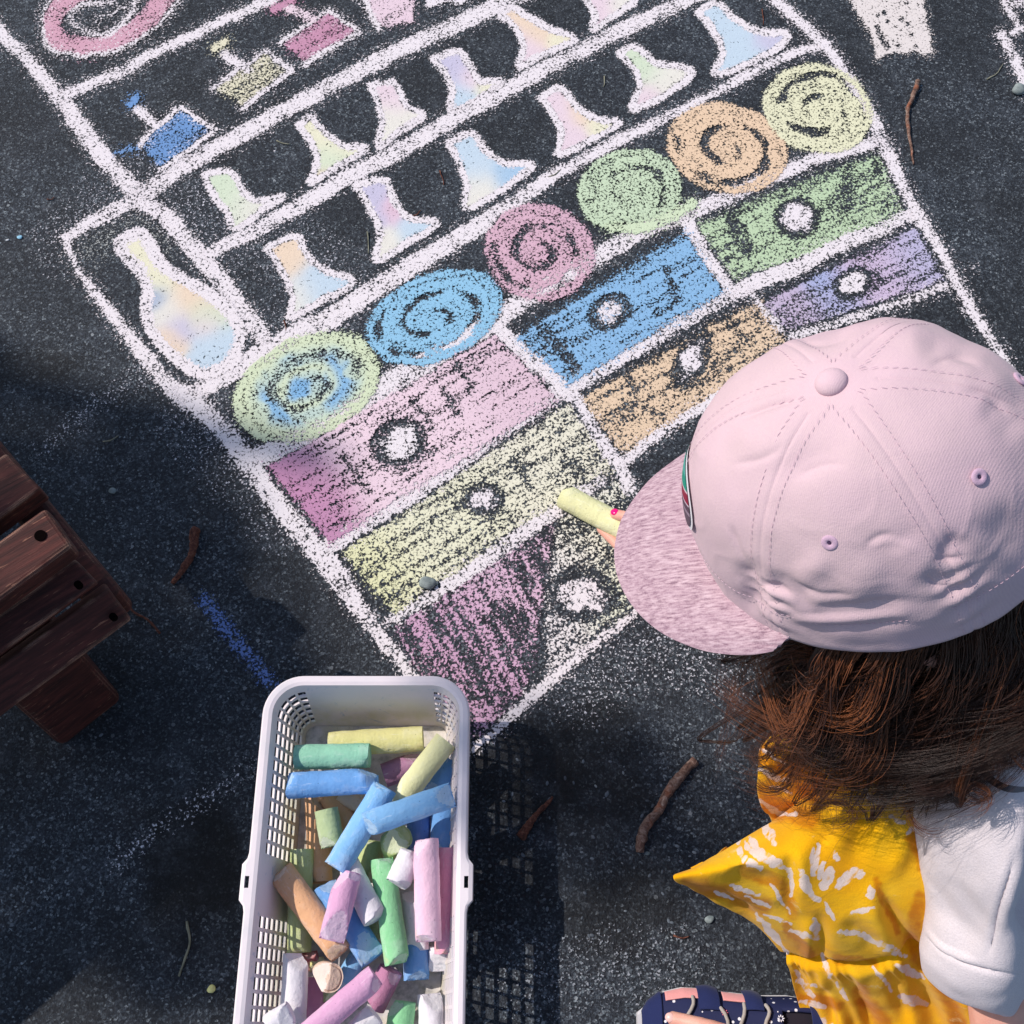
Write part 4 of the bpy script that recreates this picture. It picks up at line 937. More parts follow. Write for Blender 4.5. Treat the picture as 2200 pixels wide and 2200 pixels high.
# stitching: two dashed rows beside every seam and one round the hem
mb = MB()
for s_ in seam:
    for off in (-.0055, .0055):
        ph = .07
        while ph < .985:
            dth = off/(.1*max(.12, math.sin(ph*math.pi/2)))
            a, na = on_crown(s_+dth, ph, .0019); b, nb_ = on_crown(s_+dth, ph+.0165, .0019)
            limb(mb, [a, (a+b)/2+na*.0002, b], [.00012, .00017, .00012], 5); ph += .026
for k in range(190):
    th = 2*math.pi*k/190
    for ph in (.905,):
        a, na = on_crown(th, ph, .0016); b, _ = on_crown(th+.018, ph, .0016); limb(mb, [a, (a+b)/2+na*.0002, b], [.00014, .0002, .00014], 5)
mb.build('stitching', M_STIT, cap)
# button
bc, bn = on_crown(0, .0045, .001); mb = MB(); bc = CTR+Uv*(AH+.0015)
ellipsoid(mb, bc, [Fv*.0092, Lv*.0092, Uv*.006], 28, 16); M_BTN = M_CAP
mb.build('cap_button', M_BTN, cap)
# eyelets
for th, ph in ((R(86), .555), (R(33+0), .99), (R(143), .53), (R(197), .60), (R(268), .62)):
    if ph > .9: continue
    c_, n_ = on_crown(th, ph, .0018); u = n_.cross(Vector((0, 0, 1))).normalized(); v_ = n_.cross(u); mb = MB()
    NS = 44; pts = []
    for k in range(NS):
        a = 2*math.pi*k/NS; rj = 1+.07*(k % 2)
        for q in range(10):
            b = 2*math.pi*q/10; rr_ = .0029+.0018*math.cos(b)*rj
            pts.append(c_+(u*math.cos(a)+v_*math.sin(a))*rr_+n_*(.0010*math.sin(b)*rj))
    fs = [(k*10+q, k*10+(q+1) % 10, ((k+1) % NS)*10+(q+1) % 10, ((k+1) % NS)*10+q) for k in range(NS) for q in range(10)]
    mb.add(pts, fs); e_ = mb.build('eyelet', fabric('eyelet_thread', (204, 172, 194), 1500), cap)
    mb = MB(); tube(mb, [c_-n_*.001, c_+n_*.0002], [.0015, .0015], 16); mb.build('eyelet_hole', fabric('eyelet_dark', (70, 50, 84), 900), cap)
# brim
bp = []; NB, MBR = 90, 36
for i in range(NB+1):
    th = R(-66+130*i/NB)
    for j in range(MBR+1):
        q = j/MBR
        root = crown_pt(th, .985)-Uv*.004
        ext = .071*(max(0, math.cos(th*1.34))**.62)
        out_ = (Fv*(.55+.45*math.cos(th))+Lv*math.sin(th)*.42).normalized()
        p = root+out_*(ext*q) - Uv*(ext/.071)*(.018*(math.sin(th)/math.sin(R(66)))**2*q + .012*q*q) + Uv*.0007*mnoise.noise(root*60+out_*q*5)
        bp.append(p)
t = NT('mauve_brim_cloth'); tc = t.n('ShaderNodeTexCoord'); mp = t.n('ShaderNodeMapping'); mp.inputs['Rotation'].default_value = (0, R(24), R(-6)); mp.inputs['Scale'].default_value = (.16, 1, 1)
cx_ = t.n('ShaderNodeCombineXYZ')
for k_, ax_, sc_ in ((0, Fv, .10), (1, Lv, 1.0), (2, Uv, 1.0)):
    dp = t.n('ShaderNodeVectorMath', operation='DOT_PRODUCT'); t.l(tc.outputs['Object'], dp.inputs[0]); dp.inputs[1].default_value = tuple(ax_*sc_); t.l(dp.outputs['Value'], cx_.inputs[k_])
n = t.noise(cx_.outputs[0], 620, 3, .6); n2 = t.noise(cx_.outputs[0], 120, 3, .6); n3 = t.noise(tc.outputs['Object'], 900, 2)
c = t.ramp(n, [(.34, srgb(132, 104, 118)), (.5, srgb(176, 148, 158)), (.66, srgb(202, 178, 186))]); c = t.mix(t.rng(n2, .4, .66, 0, .35), c, srgb(160, 128, 144)); c = t.mix(t.rng(n3, .4, .7, 0, .3), c, srgb(214, 190, 198))
M_BRIM = t.fin(c, .95, t.bump(n, .5, .0008)); t.p.inputs['Specular IOR Level'].default_value = .1
br = mesh_obj('brim', bp, [(i*(MBR+1)+j, i*(MBR+1)+j+1, (i+1)*(MBR+1)+j+1, (i+1)*(MBR+1)+j) for i in range(NB) for j in range(MBR)], M_BRIM, cap); recalc(br); solidify(br, .0032, 0, bev=.0011)
# embroidered oval on the front: white edge, grey-mauve, red and green bands
def patch(name, th0, ph0, rx, ry, off, mat, f=lambda a, r: True):
    vs = []; fs = []; NA, NR = 48, 12
    for i in range(NR+1):
        for k in range(NA):
            a = 2*math.pi*k/NA; r_ = i/NR
            x = rx*r_*math.cos(a); y = ry*r_*math.sin(a)
            p, n_ = on_crown(th0+x/.1, ph0+y/.165, off+.0004*(1-r_**6)); vs.append(p)
    for i in range(NR):
        for k in range(NA):
            k2 = (k+1) % NA
            fs.append((i*NA+k, i*NA+k2, (i+1)*NA+k2, (i+1)*NA+k))
    return mesh_obj(name, vs, fs, mat, cap)
TH0, PH0 = R(5), .755
t = NT('emblem_bands'); geo = t.n('ShaderNodeTexCoord'); sx = t.n('ShaderNodeVectorMath', operation='DOT_PRODUCT'); t.l(geo.outputs['Object'], sx.inputs[0]); sx.inputs[1].default_value = tuple(Uv)
h = t.math('SUBTRACT', sx.outputs['Value'], float(crown_pt(TH0, PH0).dot(Uv)))
sw = t.n('ShaderNodeVectorMath', operation='DOT_PRODUCT'); t.l(geo.outputs['Object'], sw.inputs[0]); sw.inputs[1].default_value = tuple(Lv)
h = t.math('ADD', h, t.math('MULTIPLY', t.math('SUBTRACT', sw.outputs['Value'], float(crown_pt(TH0, PH0).dot(Lv))), -.45))
fr = t.rng(h, -.022, .022, 0, 1)
c = t.ramp(fr, [(0, srgb(96, 78, 92)), (.30, srgb(150, 130, 146)), (.36, srgb(86, 64, 80)), (.47, srgb(210, 190, 205)), (.50, srgb(140, 30, 60)), (.66, srgb(215, 190, 200)), (.69, srgb(30, 140, 120)), (.86, srgb(80, 160, 150))], 'CONSTANT')
M_EMB = t.fin(c, .6, t.bump(t.noise(geo.outputs['Object'], 1500, 2), .5, .0004))
pe = patch('emblem', TH0, PH0, .033, .021, .0022, fabric('emblem_edge', (226, 222, 228), 1500))
q_ = patch('emblem_bands', TH0, PH0, .0305, .0185, .0030, M_EMB); q_.parent = cap

# ---- body: one continuous figure
HEAD = CTR - Uv*.012
hip = W(2180, 1940, .12); chest = W(2120, 1720, .265); neck = W(2110, 1450, .43)
shL = W(2110, 1800, .26); shR = W(2130, 1380, .38)
elL = W(2175, 2420, .12); wrL = W(1730, 2285, .095)
handR = W(1440, 1190, .055)
kneeL = W(1690, 1885, .18); ankL = W(2010, 2200, .04); footL = W(1560, 2190, .03)
kneeR = W(1740, 1670, .20); ankR = W(2010, 1860, .08); footR = W(1860, 1850, .03)
hipL = W(2150, 1950, .14); hipR = W(2100, 1760, .15)
mb = MB()
limb(mb, [hip, (hip+chest)/2+Vector((.02, 0, .02)), chest, (chest+neck)/2+Vector((0, 0, .01))], [.07, .062, .06, .045], 24, n=14)
limb(mb, [chest+Vector((0, 0, .04)), neck, HEAD-Fv*.01-Uv*.03], [.035, .030, .034], 16, n=10)
limb(mb, [shL, chest, shR], [.032, .05, .032], 16, n=10)
limb(mb, [shL, elL, ], [.028, .024], 14, n=8); limb(mb, [elL, wrL], [.024, .017], 14, n=8)
elR = shR*.45+handR*.55+Vector((.03, -.01, .04))
limb(mb, [shR, elR], [.031, .024], 14, n=8); limb(mb, [elR, handR+Vector((.03, .0, .012))], [.024, .017], 14, n=8)
limb(mb, [hipL, kneeL+Vector((.02, .005, -.01))], [.042, .027], 18, n=10); limb(mb, [kneeL+Vector((.02, .005, -.012)), ankL], [.026, .018], 16, n=8)
limb(mb, [hipR, kneeR+Vector((.02, 0, -.01))], [.042, .027], 18, n=10); limb(mb, [kneeR+Vector((.02, 0, -.012)), ankR], [.026, .018], 16, n=8)
for a, f_ in ((ankL, footL), (ankR, footR)): limb(mb, [a+Vector((.005, 0, -.04)), (a+f_)/2+Vector((0, 0, -.02)), f_], [.024, .023, .018], 14, n=8)
# head with face
ellipsoid(mb, HEAD+Uv*.03-Fv*.005, [Fv*.090, Lv*.075, Uv*.080]); ellipsoid(mb, HEAD-Uv*.035+Fv*.02, [Fv*.062, Lv*.056, Uv*.062])
limb(mb, [HEAD+Fv*.075-Uv*.02, HEAD+Fv*.092-Uv*.045], [.007, .010], 10)                # nose
for s_ in (1, -1):
    ellipsoid(mb, HEAD+Fv*.062+Lv*.032*s_-Uv*.050, [Fv*.018, Lv*.022, Uv*.020])             # cheeks
    ellipsoid(mb, HEAD+Lv*.079*s_-Uv*.026-Fv*.006, [Fv*.016, Lv*.007, Uv*.024])             # ears
limb(mb, [HEAD+Lv*.06-Uv*.03-Fv*.02, W(1960, 1400, .525), W(1990, 1412, .525), W(2020, 1424, .522)], [.012, .006, .006, .0045], 10)
limb(mb, [HEAD+Fv*.074+Lv*.016-Uv*.068, HEAD+Fv*.080-Uv*.068, HEAD+Fv*.074-Lv*.016-Uv*.068], [.004, .0065, .004], 8)
# right hand closed round the stick
def finger(pts, r0, r1): limb(mb, pts, [r0, r0*.97, r1*1.05, r1], 12, n=12)
ax0 = W(1212, 1066, .012); ax1 = W(1392, 1162, .034); sdir = (ax1-ax0).normalized(); acr = Vector((-sdir.y, sdir.x, 0)).normalized()
tipT = W(1322, 1105, .040)
palm = W(1452, 1195, .05); limb(mb, [palm+Vector((.035, .0, .012)), palm, palm+Vector((-.012, .006, -.002))], [.019, .024, .019], 16, n=8)
finger([palm+Vector((0, .012, .012)), W(1420, 1140, .055), W(1370, 1118, .053), tipT], .0082, .0068)             # thumb over the stick
finger([palm+Vector((-.005, -.012, .004)), W(1400, 1205, .045), W(1345, 1185, .028), W(1292, 1136, .014)], .0074, .0062)  # index below
finger([palm+Vector((-.003, -.016, -.004)), W(1425, 1230, .036), W(1372, 1218, .020), W(1332, 1172, .010)], .0074, .0062)
finger([palm+Vector((.002, -.018, -.010)), W(1450, 1245, .030), W(1400, 1240, .016), W(1362, 1198, .009)], .0070, .0060)
finger([palm+Vector((.006, -.018, -.016)), W(1480, 1255, .026), W(1440, 1252, .013), W(1405, 1222, .008)], .0064, .0054)
# left hand resting on the shoe
pl = W(1680, 2262, .086); limb(mb, [wrL, pl], [.018, .021], 16, n=6)
finger([pl+Vector((-.005, .014, .006)), W(1600, 2228, .086), W(1520, 2206, .082), W(1446, 2188, .071)], .0080, .0068)
finger([pl+Vector((-.008, .004, .004)), W(1590, 2255, .088), W(1510, 2245, .082), W(1440, 2232, .070)], .0080, .0066)
finger([pl+Vector((-.008, -.006, .0)), W(1590, 2282, .086), W(1520, 2282, .080), W(1455, 2272, .068)], .0078, .0064)
finger([pl+Vector((-.006, -.014, -.002)), W(1610, 2308, .082), W(1550, 2312, .074), W(1500, 2306, .064)], .0070, .0058)
finger([pl+Vector((.002, .018, -.004)), W(1690, 2205, .082), W(1650, 2175, .072), W(1625, 2160, .062)], .0080, .0066) if False else None
body = mb.build('body', M_SKIN, child)
m = body.modifiers.new('r', 'REMESH'); m.mode = 'VOXEL'; m.voxel_size = .0026; m.use_smooth_shade = True
m = body.modifiers.new('s', 'SMOOTH'); m.factor = .5; m.iterations = 3
bake(body)
M_NAIL = NT('nail_polish').fin(srgb(236, 20, 120), .15)
mb = MB(); nn_ = Vector((0, 0, 1)); nd = (tipT-W(1370, 1118, .053)).normalized(); nl = nn_.cross(nd).normalized(); nu = nd.cross(nl)
if nu.z < 0: nu = -nu
ellipsoid(mb, tipT-nd*.001+nu*.0052, [nd*.0052, nl*.0044, nu*.0022]); mb.build('nail', M_NAIL, child)
M_NAIL2 = NT('bare_nail').fin(srgb(236, 186, 176), .3)
for tp, pv in ((W(1446, 2188, .071), W(1520, 2206, .082)), (W(1440, 2232, .070), W(1510, 2245, .082))):
    nd = (tp-pv).normalized(); nl = nn_.cross(nd).normalized(); nu = nd.cross(nl); nu = nu if nu.z > 0 else -nu
    mb = MB(); ellipsoid(mb, tp+nd*.002+nu*.0048, [nd*.0045, nl*.0042, nu*.0018]); mb.build('nail', M_NAIL2, child)
M_EYE = NT('eye_white').fin(srgb(235, 232, 228), .2); M_IRIS = NT('eye_iris').fin(srgb(60, 40, 28), .2); M_LIP = NT('lips').fin(srgb(196, 104, 104), .4)
for s_ in (1, -1):
    mb = MB(); ec = HEAD+Fv*.073+Lv*.028*s_-Uv*.018; ellipsoid(mb, ec, [Fv*.010, Lv*.012, Uv*.009]); e_ = mb.build('eye', M_EYE, child)
    mb = MB(); ellipsoid(mb, ec+Fv*.0065-Uv*.002, [Fv*.004, Lv*.005, Uv*.005]); mb.build('iris', M_IRIS, e_)
mb = MB(); limb(mb, [HEAD+Fv*.079+Lv*.015-Uv*.068, HEAD+Fv*.0855-Uv*.069, HEAD+Fv*.079-Lv*.015-Uv*.068], [.0025, .0035, .0025], 8); mb.build('lips', M_LIP, child)

# ---- cloth sheets drawn from rows of control points
def cloth(name, rows, mat, nu=110, nv=120, thick=.0022, cr_=(), disp=None, parent=child, dens=None):
    R_ = [catmull(r, nu) for r in rows]
    Colm = [catmull([R_[i][k] for i in range(len(R_))], nv) for k in range(nu)]
    P = np.array([[Colm[k][j] for k in range(nu)] for j in range(nv)]).reshape(-1, 3)
    N_ = grid_normals(P, nv, nu, False)
    if np.mean(N_[:, 2]) < 0: N_ = -N_
    P = creases(P, N_, cr_)
    if disp:
        U_, V_ = np.meshgrid(np.linspace(0, 1, nu), np.linspace(0, 1, nv)); P = P+N_*disp(U_.ravel(), V_.ravel(), P)[:, None]
    o = mesh_obj(name, P.tolist(), grid_faces(nv, nu, False), mat, parent)
    if mat is M_DYE: paint_dye(o)
    return solidify(o, thick, -1 if True else 0)
t = NT('yellow_tie_dye'); v = t.pos()
n1 = t.noise(v, 30, 4, .65, 1.2); n4 = t.noise(v, 11, 3, .6); fine = t.noise(v, 900, 2); n6 = t.noise(v, 75, 3, .6, .6)
at = t.n('ShaderNodeAttribute', attribute_name='dye'); sp_ = t.n('ShaderNodeSeparateColor'); t.l(at.outputs['Color'], sp_.inputs[0])
wm = t.rng(t.math('ADD', sp_.outputs[0], t.math('MULTIPLY', t.math('SUBTRACT', n6, .5), 1.1)), .38, .62, 0, 1)
om = t.rng(t.math('ADD', sp_.outputs[1], t.math('MULTIPLY', t.math('SUBTRACT', n1, .5), 1.2)), .2, .9, 0, .9)
c = t.ramp(n4, [(.30, srgb(226, 156, 18)), (.5, srgb(240, 180, 22)), (.72, srgb(244, 198, 54))])
c = t.mix(om, c, srgb(204, 122, 10)); c = t.mix(t.math('MULTIPLY', t.rng(n1, .6, .66, 0, .5), t.rng(n6, .5, .6, 0, 1)), c, srgb(236, 214, 150)); c = t.mix(t.math('MULTIPLY', wm, .9), c, srgb(232, 216, 210))
M_DYE = t.fin(t.mix(t.rng(fine, .35, .7, 0, .15), c, srgb(170, 110, 10)), .95, t.bump(fine, .45, .0006, t.bump(n1, .35, .003, t.bump(n6, .3, .0012)))); t.p.inputs['Sheen Weight'].default_value = .1; t.p.inputs['Specular IOR Level'].default_value = .04
DW = [([(1586,1810),(1600,1845),(1636,1864)], 13), ([(1600,1806),(1625,1836),(1660,1850)], 8), ([(1614,1800),(1634,1830),(1678,1852)], 10), ([(1647,1779),(1663,1810)], 20), ([(1634,1843),(1694,1870)], 14), ([(1680,1855),(1700,1885),(1702,1925)], 8),
 ([(1746,1825),(1748,1880)], 13), ([(1759,1814),(1755,1870)], 9), ([(1774,1852),(1759,1888)], 9), ([(1722,1872),(1737,1913),(1761,1933)], 15), ([(1788,1872),(1768,1902)], 17), ([(1836,1867),(1801,1906)], 18), ([(1840,1870),(1848,1878)], 24), ([(1870,1910),(1873,1925)], 16),
 ([(1700,1999),(1762,2021)], 9), ([(1750,1977),(1756,2012)], 14), ([(1845,2010),(1925,2038)], 11), ([(1799,2001),(1858,2008)], 9), ([(1766,2052),(1783,2100)], 11), ([(1535,1917),(1572,1932)], 7), ([(1568,1903),(1634,1922)], 8), ([(1600,1925),(1655,1950)], 7), ([(1622,1966),(1655,2000),(1690,2048)], 9), ([(1656,1900),(1700,1968)], 7),
 ([(1866,1709),(1898,1728)], 13), ([(1916,1757),(1942,1766)], 11), ([(1950,1792),(1977,1772)], 11), ([(1984,1850),(1994,1925)], 9), ([(1640,1965),(1700,1985)], 6), ([(1709,2089),(1748,2144)], 10), ([(1712,2110),(1755,2118)], 8), ([(1720,2150),(1770,2165)], 9), ([(1730,2185),(1790,2200)], 9), ([(1924,2074),(1981,2100)], 15), ([(1933,2142),(1990,2158)], 17), ([(1878,2080),(1915,2126)], 7), ([(1800,2110),(1820,2150)], 10), ([(1900,2040),(1950,2055)], 8),
 ([(1632,1610),(1660,1625),(1690,1640)], 8), ([(1628,1650),(1660,1668),(1700,1680)], 8), ([(1632,1720),(1670,1745),(1710,1750)], 10), ([(1700,1600),(1745,1650)], 7), ([(1650,1690),(1700,1705)], 6), ([(1990,1680),(2005,1700)], 10), ([(1770,1935),(1790,1975)], 6), ([(1830,1960),(1880,1950)], 7), ([(1795,1830),(1800,1850)], 9)]
DO = [([(1480,1905),(1560,1920),(1640,1950)], 36), ([(1600,1870),(1680,1900),(1700,1960)], 26), ([(1900,1700),(1950,1720),(1990,1760)], 30), ([(1960,1800),(1985,1860)], 24), ([(1975,1930),(1960,2020),(1985,2080)], 28), ([(1690,1990),(1740,2050)], 20), ([(1880,1890),(1930,2000)], 14), ([(1800,2060),(1880,2070)], 18), ([(1700,2140),(1800,2160)], 22), ([(1850,2130),(1900,2200)], 30), ([(1640,1620),(1700,1650),(1750,1700)], 60), ([(1650,1730),(1740,1760)], 40), ([(1760,1470),(1800,1560)], 60), ([(2000,2080),(2060,2200)], 30)]
def paint_dye(o):
    me = o.data; n_ = len(me.vertices); co = np.zeros(n_*3); me.vertices.foreach_get('co', co); co = co.reshape(-1, 3)
    X, Y = toPx(co[:, 0], co[:, 1], co[:, 2]); X = X+7*(vnoise(X, Y, 22)-.5)+5*(vnoise(X, Y+77, 8)-.5); Y = Y+7*(vnoise(X+333, Y, 22)-.5)+5*(vnoise(X+99, Y, 8)-.5)
    wm_ = np.zeros(n_); om_ = np.zeros(n_)
    for pts, wd in DW:
        d, T = dpoly(X, Y, cr2(pts, 8) if len(pts) > 2 else pts); hw = wd/2*(.45+.9*np.sin(math.pi*np.clip(T, .12, .88))); wm_ = np.maximum(wm_, smooth(5, -3, d-hw))
    for pts, wd in DO:
        d, T = dpoly(X, Y, pts); om_ = np.maximum(om_, smooth(wd, wd*.2, d)*(.55+.6*streak(X, Y, 20, 60, 10)))
    wm_ *= .30+.95*streak(X, Y, -50, 30, 5)
    a_ = me.color_attributes.new('dye', 'FLOAT_COLOR', 'POINT'); C_ = np.zeros((n_, 4), np.float32); C_[:, 0] = wm_; C_[:, 1] = om_; C_[:, 3] = 1; a_.data.foreach_set('color', C_.ravel())
w_ = lambda *a: [W(*p) for p in a]
def down(row, z, dx=0, dy=0): return [Vector((p.x+dx+.02*(k/(len(row)-1))**3, p.y+dy, p.z+(z-p.z)*(1-(k/(len(row)-1))**2.5))) for k, p in enumerate(row)]
r0 = w_((2010,1640,.24),(1860,1665,.25),(1765,1702,.25),(1655,1772,.25),(1560,1822,.25),(1470,1874,.245))
rows = [down(r0, .12, .01, .012), down(r0, .19, .0, .006), r0,
 w_((2050,1760,.30),(1900,1762,.30),(1790,1792,.295),(1670,1835,.285),(1560,1868,.275),(1450,1890,.252)),
 w_((2050,1880,.28),(1920,1890,.28),(1800,1900,.27),(1700,1910,.26),(1600,1922,.235),(1520,1930,.205)),
 w_((2060,1980,.24),(1930,1990,.24),(1820,2000,.23),(1740,2000,.215),(1680,2002,.19),(1625,1990,.165)),
 w_((2060,2070,.18),(1960,2062,.185),(1880,2080,.17),(1800,2085,.16),(1740,2072,.14),(1690,2066,.125)),
 w_((2100,2170,.12),(2000,2160,.11),(1930,2165,.10),(1850,2165,.095),(1780,2155,.085),(1712,2140,.07)),
 w_((2150,2290,.05),(2050,2290,.05),(1970,2290,.045),(1890,2290,.04),(1830,2290,.035),(1752,2270,.03))]
def ddisp(U_, V_, P):
    g = smooth(.70, .80, V_)
    gather = (np.sin(U_*44+2*np.sin(U_*9))*.0030+np.sin(U_*17+1)*.0085)*g*(.5+.5*smooth(.75, 1, V_))
    tier = -.005*np.exp(-((V_-.735)/.011)**2)+.004*smooth(.735, .755, V_)
    f2 = .0009*np.sin(U_*83+3*np.sin(U_*21))*np.exp(-((V_-.76)/.03)**2)
    n_ = np.array([mnoise.noise(Vector(p)*20)*.0025+mnoise.noise(Vector(p)*60)*.0008 for p in P])
    return gather+tier+f2+n_
DCR = [([(1880,1690),(1850,1790),(1838,1880)], 26, -.006), ([(1955,1730),(1935,1830),(1900,1900)], 22, .005), ([(1800,1720),(1770,1800),(1762,1870)], 20, -.004), ([(1900,2070),(1925,2130),(1960,2200)], 16, -.007), ([(1770,2090),(1790,2150),(1800,2200)], 14, -.006), ([(1885,1895),(1905,1950),(1945,2020),(1985,2070),(2030,2120)], 20, -.010), ([(1860,1890),(1880,1960),(1920,2030),(1955,2080)], 24, .005),
 ([(1690,1815),(1700,1880),(1695,1940),(1710,1975)], 18, -.004), ([(1715,1810),(1722,1880),(1720,1940)], 18, .003), ([(1755,1950),(1765,2010),(1760,2065),(1780,2110)], 16, -.005), ([(1735,1960),(1742,2030),(1745,2080)], 16, .003),
 ([(1560,1860),(1620,1885),(1680,1900)], 22, -.004), ([(1500,1910),(1570,1935),(1640,1985)], 12, -.004), ([(1470,1893),(1560,1910),(1640,1950)], 14, .004), ([(1800,1980),(1850,2010),(1900,2050)], 20, -.005)]
cloth('dress', rows, M_DYE, 230, 280, .0016, DCR, ddisp)
r0 = w_((1990,1470,.24),(1850,1490,.26),(1740,1530,.27),(1642,1590,.25))
cloth('dress_far_side', [down(r0, .14, .01, 0), r0, w_((1990,1560,.285),(1850,1570,.29),(1730,1605,.285),(1628,1668,.255)), w_((1990,1640,.26),(1860,1660,.26),(1745,1705,.24),(1632,1725,.21)), w_((1990,1740,.16),(1870,1770,.14),(1770,1790,.13),(1660,1765,.14))], M_DYE, 90, 90, .0016,
 [([(1745,1590),(1760,1660),(1775,1720)], 12, -.008), ([(1650,1640),(1700,1660),(1760,1650)], 14, -.003)], lambda U_, V_, P: np.array([mnoise.noise(Vector(p)*24)*.004+mnoise.noise(Vector(p)*70)*.001 for p in P]))
cloth('sleeve_far_side', [w_((1690,1440,.34),(1735,1440,.34),(1790,1430,.34)), w_((1702,1400,.355),(1740,1385,.365),(1800,1380,.365)), w_((1715,1385,.34),(1745,1375,.34),(1800,1365,.34))], M_DYE, 30, 30)
# white top
M_WHT = fabric('white_jersey', (220, 211, 215), 700, 1.0, .14, .8, .1)
vrows = [
 [(2095, 1565, 0.36), (2110, 1560, 0.39), (2160, 1530, 0.42), (2205, 1520, 0.434), (2270, 1526, 0.355), (2440, 1550, 0.315)],
 [(2025, 1640, 0.31), (2040, 1632, 0.36), (2140, 1600, 0.41), (2205, 1590, 0.434), (2270, 1596, 0.355), (2440, 1610, 0.315)],
 [(1985, 1700, 0.27), (1992, 1690, 0.33), (2080, 1670, 0.39), (2200, 1670, 0.419), (2265, 1676, 0.33999999999999997), (2440, 1700, 0.3)],
 [(1985, 1762, 0.25), (1974, 1748, 0.315), (2060, 1770, 0.375), (2192, 1790, 0.404), (2257, 1796, 0.325), (2440, 1820, 0.285)],
 [(2000, 1860, 0.22), (1982, 1850, 0.295), (2060, 1880, 0.345), (2183, 1900, 0.374), (2248, 1906, 0.295), (2440, 1940, 0.255)],
 [(2015, 1950, 0.19), (1999, 1945, 0.265), (2070, 1970, 0.31), (2174, 2000, 0.334), (2239, 2006, 0.255), (2440, 2050, 0.215)],
 [(2010, 1990, 0.18), (1992, 1995, 0.25), (2060, 2045, 0.285), (2165, 2085, 0.299), (2230, 2091, 0.21999999999999997), (2440, 2130, 0.18)],
 [(2012, 2030, 0.17), (1983, 2045, 0.235), (2040, 2095, 0.262), (2156, 2135, 0.269), (2221, 2141, 0.19), (2440, 2170, 0.15)],
 [(2020, 2060, 0.16), (1990, 2085, 0.215), (2050, 2138, 0.235), (2147, 2172, 0.239), (2212, 2178, 0.15999999999999998), (2440, 2200, 0.12)],
 [(2030, 2060, 0.15), (2010, 2088, 0.2), (2060, 2130, 0.21), (2138, 2160, 0.214), (2203, 2166, 0.135), (2440, 2190, 0.095)]]
SCR = [([(2185,1800),(2172,1860),(2150,1940),(2135,2010),(2120,2070)], 7, -.0045), ([(2200,1700),(2188,1800),(2170,1880),(2150,1960),(2128,2040)], 16, .0035), ([(2300,1850),(2260,1950),(2230,2040)], 60, -.02),
 ([(1992,1990),(2020,2025),(2060,2048),(2120,2070)], 5, .0030), ([(1992,2000),(2020,2035),(2060,2057),(2120,2080),(2200,2090)], 4, -.0035), ([(2000,1860),(2040,1950),(2090,2000),(2130,2020)], 22, -.0025), 
 ([(1980,1750),(2010,1735),(2050,1740)], 12, -.003), ([(2060,1640),(2120,1670),(2200,1660)], 20, -.003)]
cloth('white_top', [w_(*r) for r in vrows], M_WHT, 150, 170, .0024, SCR, lambda U_, V_, P: np.array([mnoise.noise(Vector(p)*20)*.003+mnoise.noise(Vector(p)*55)*.0010 for p in P]))

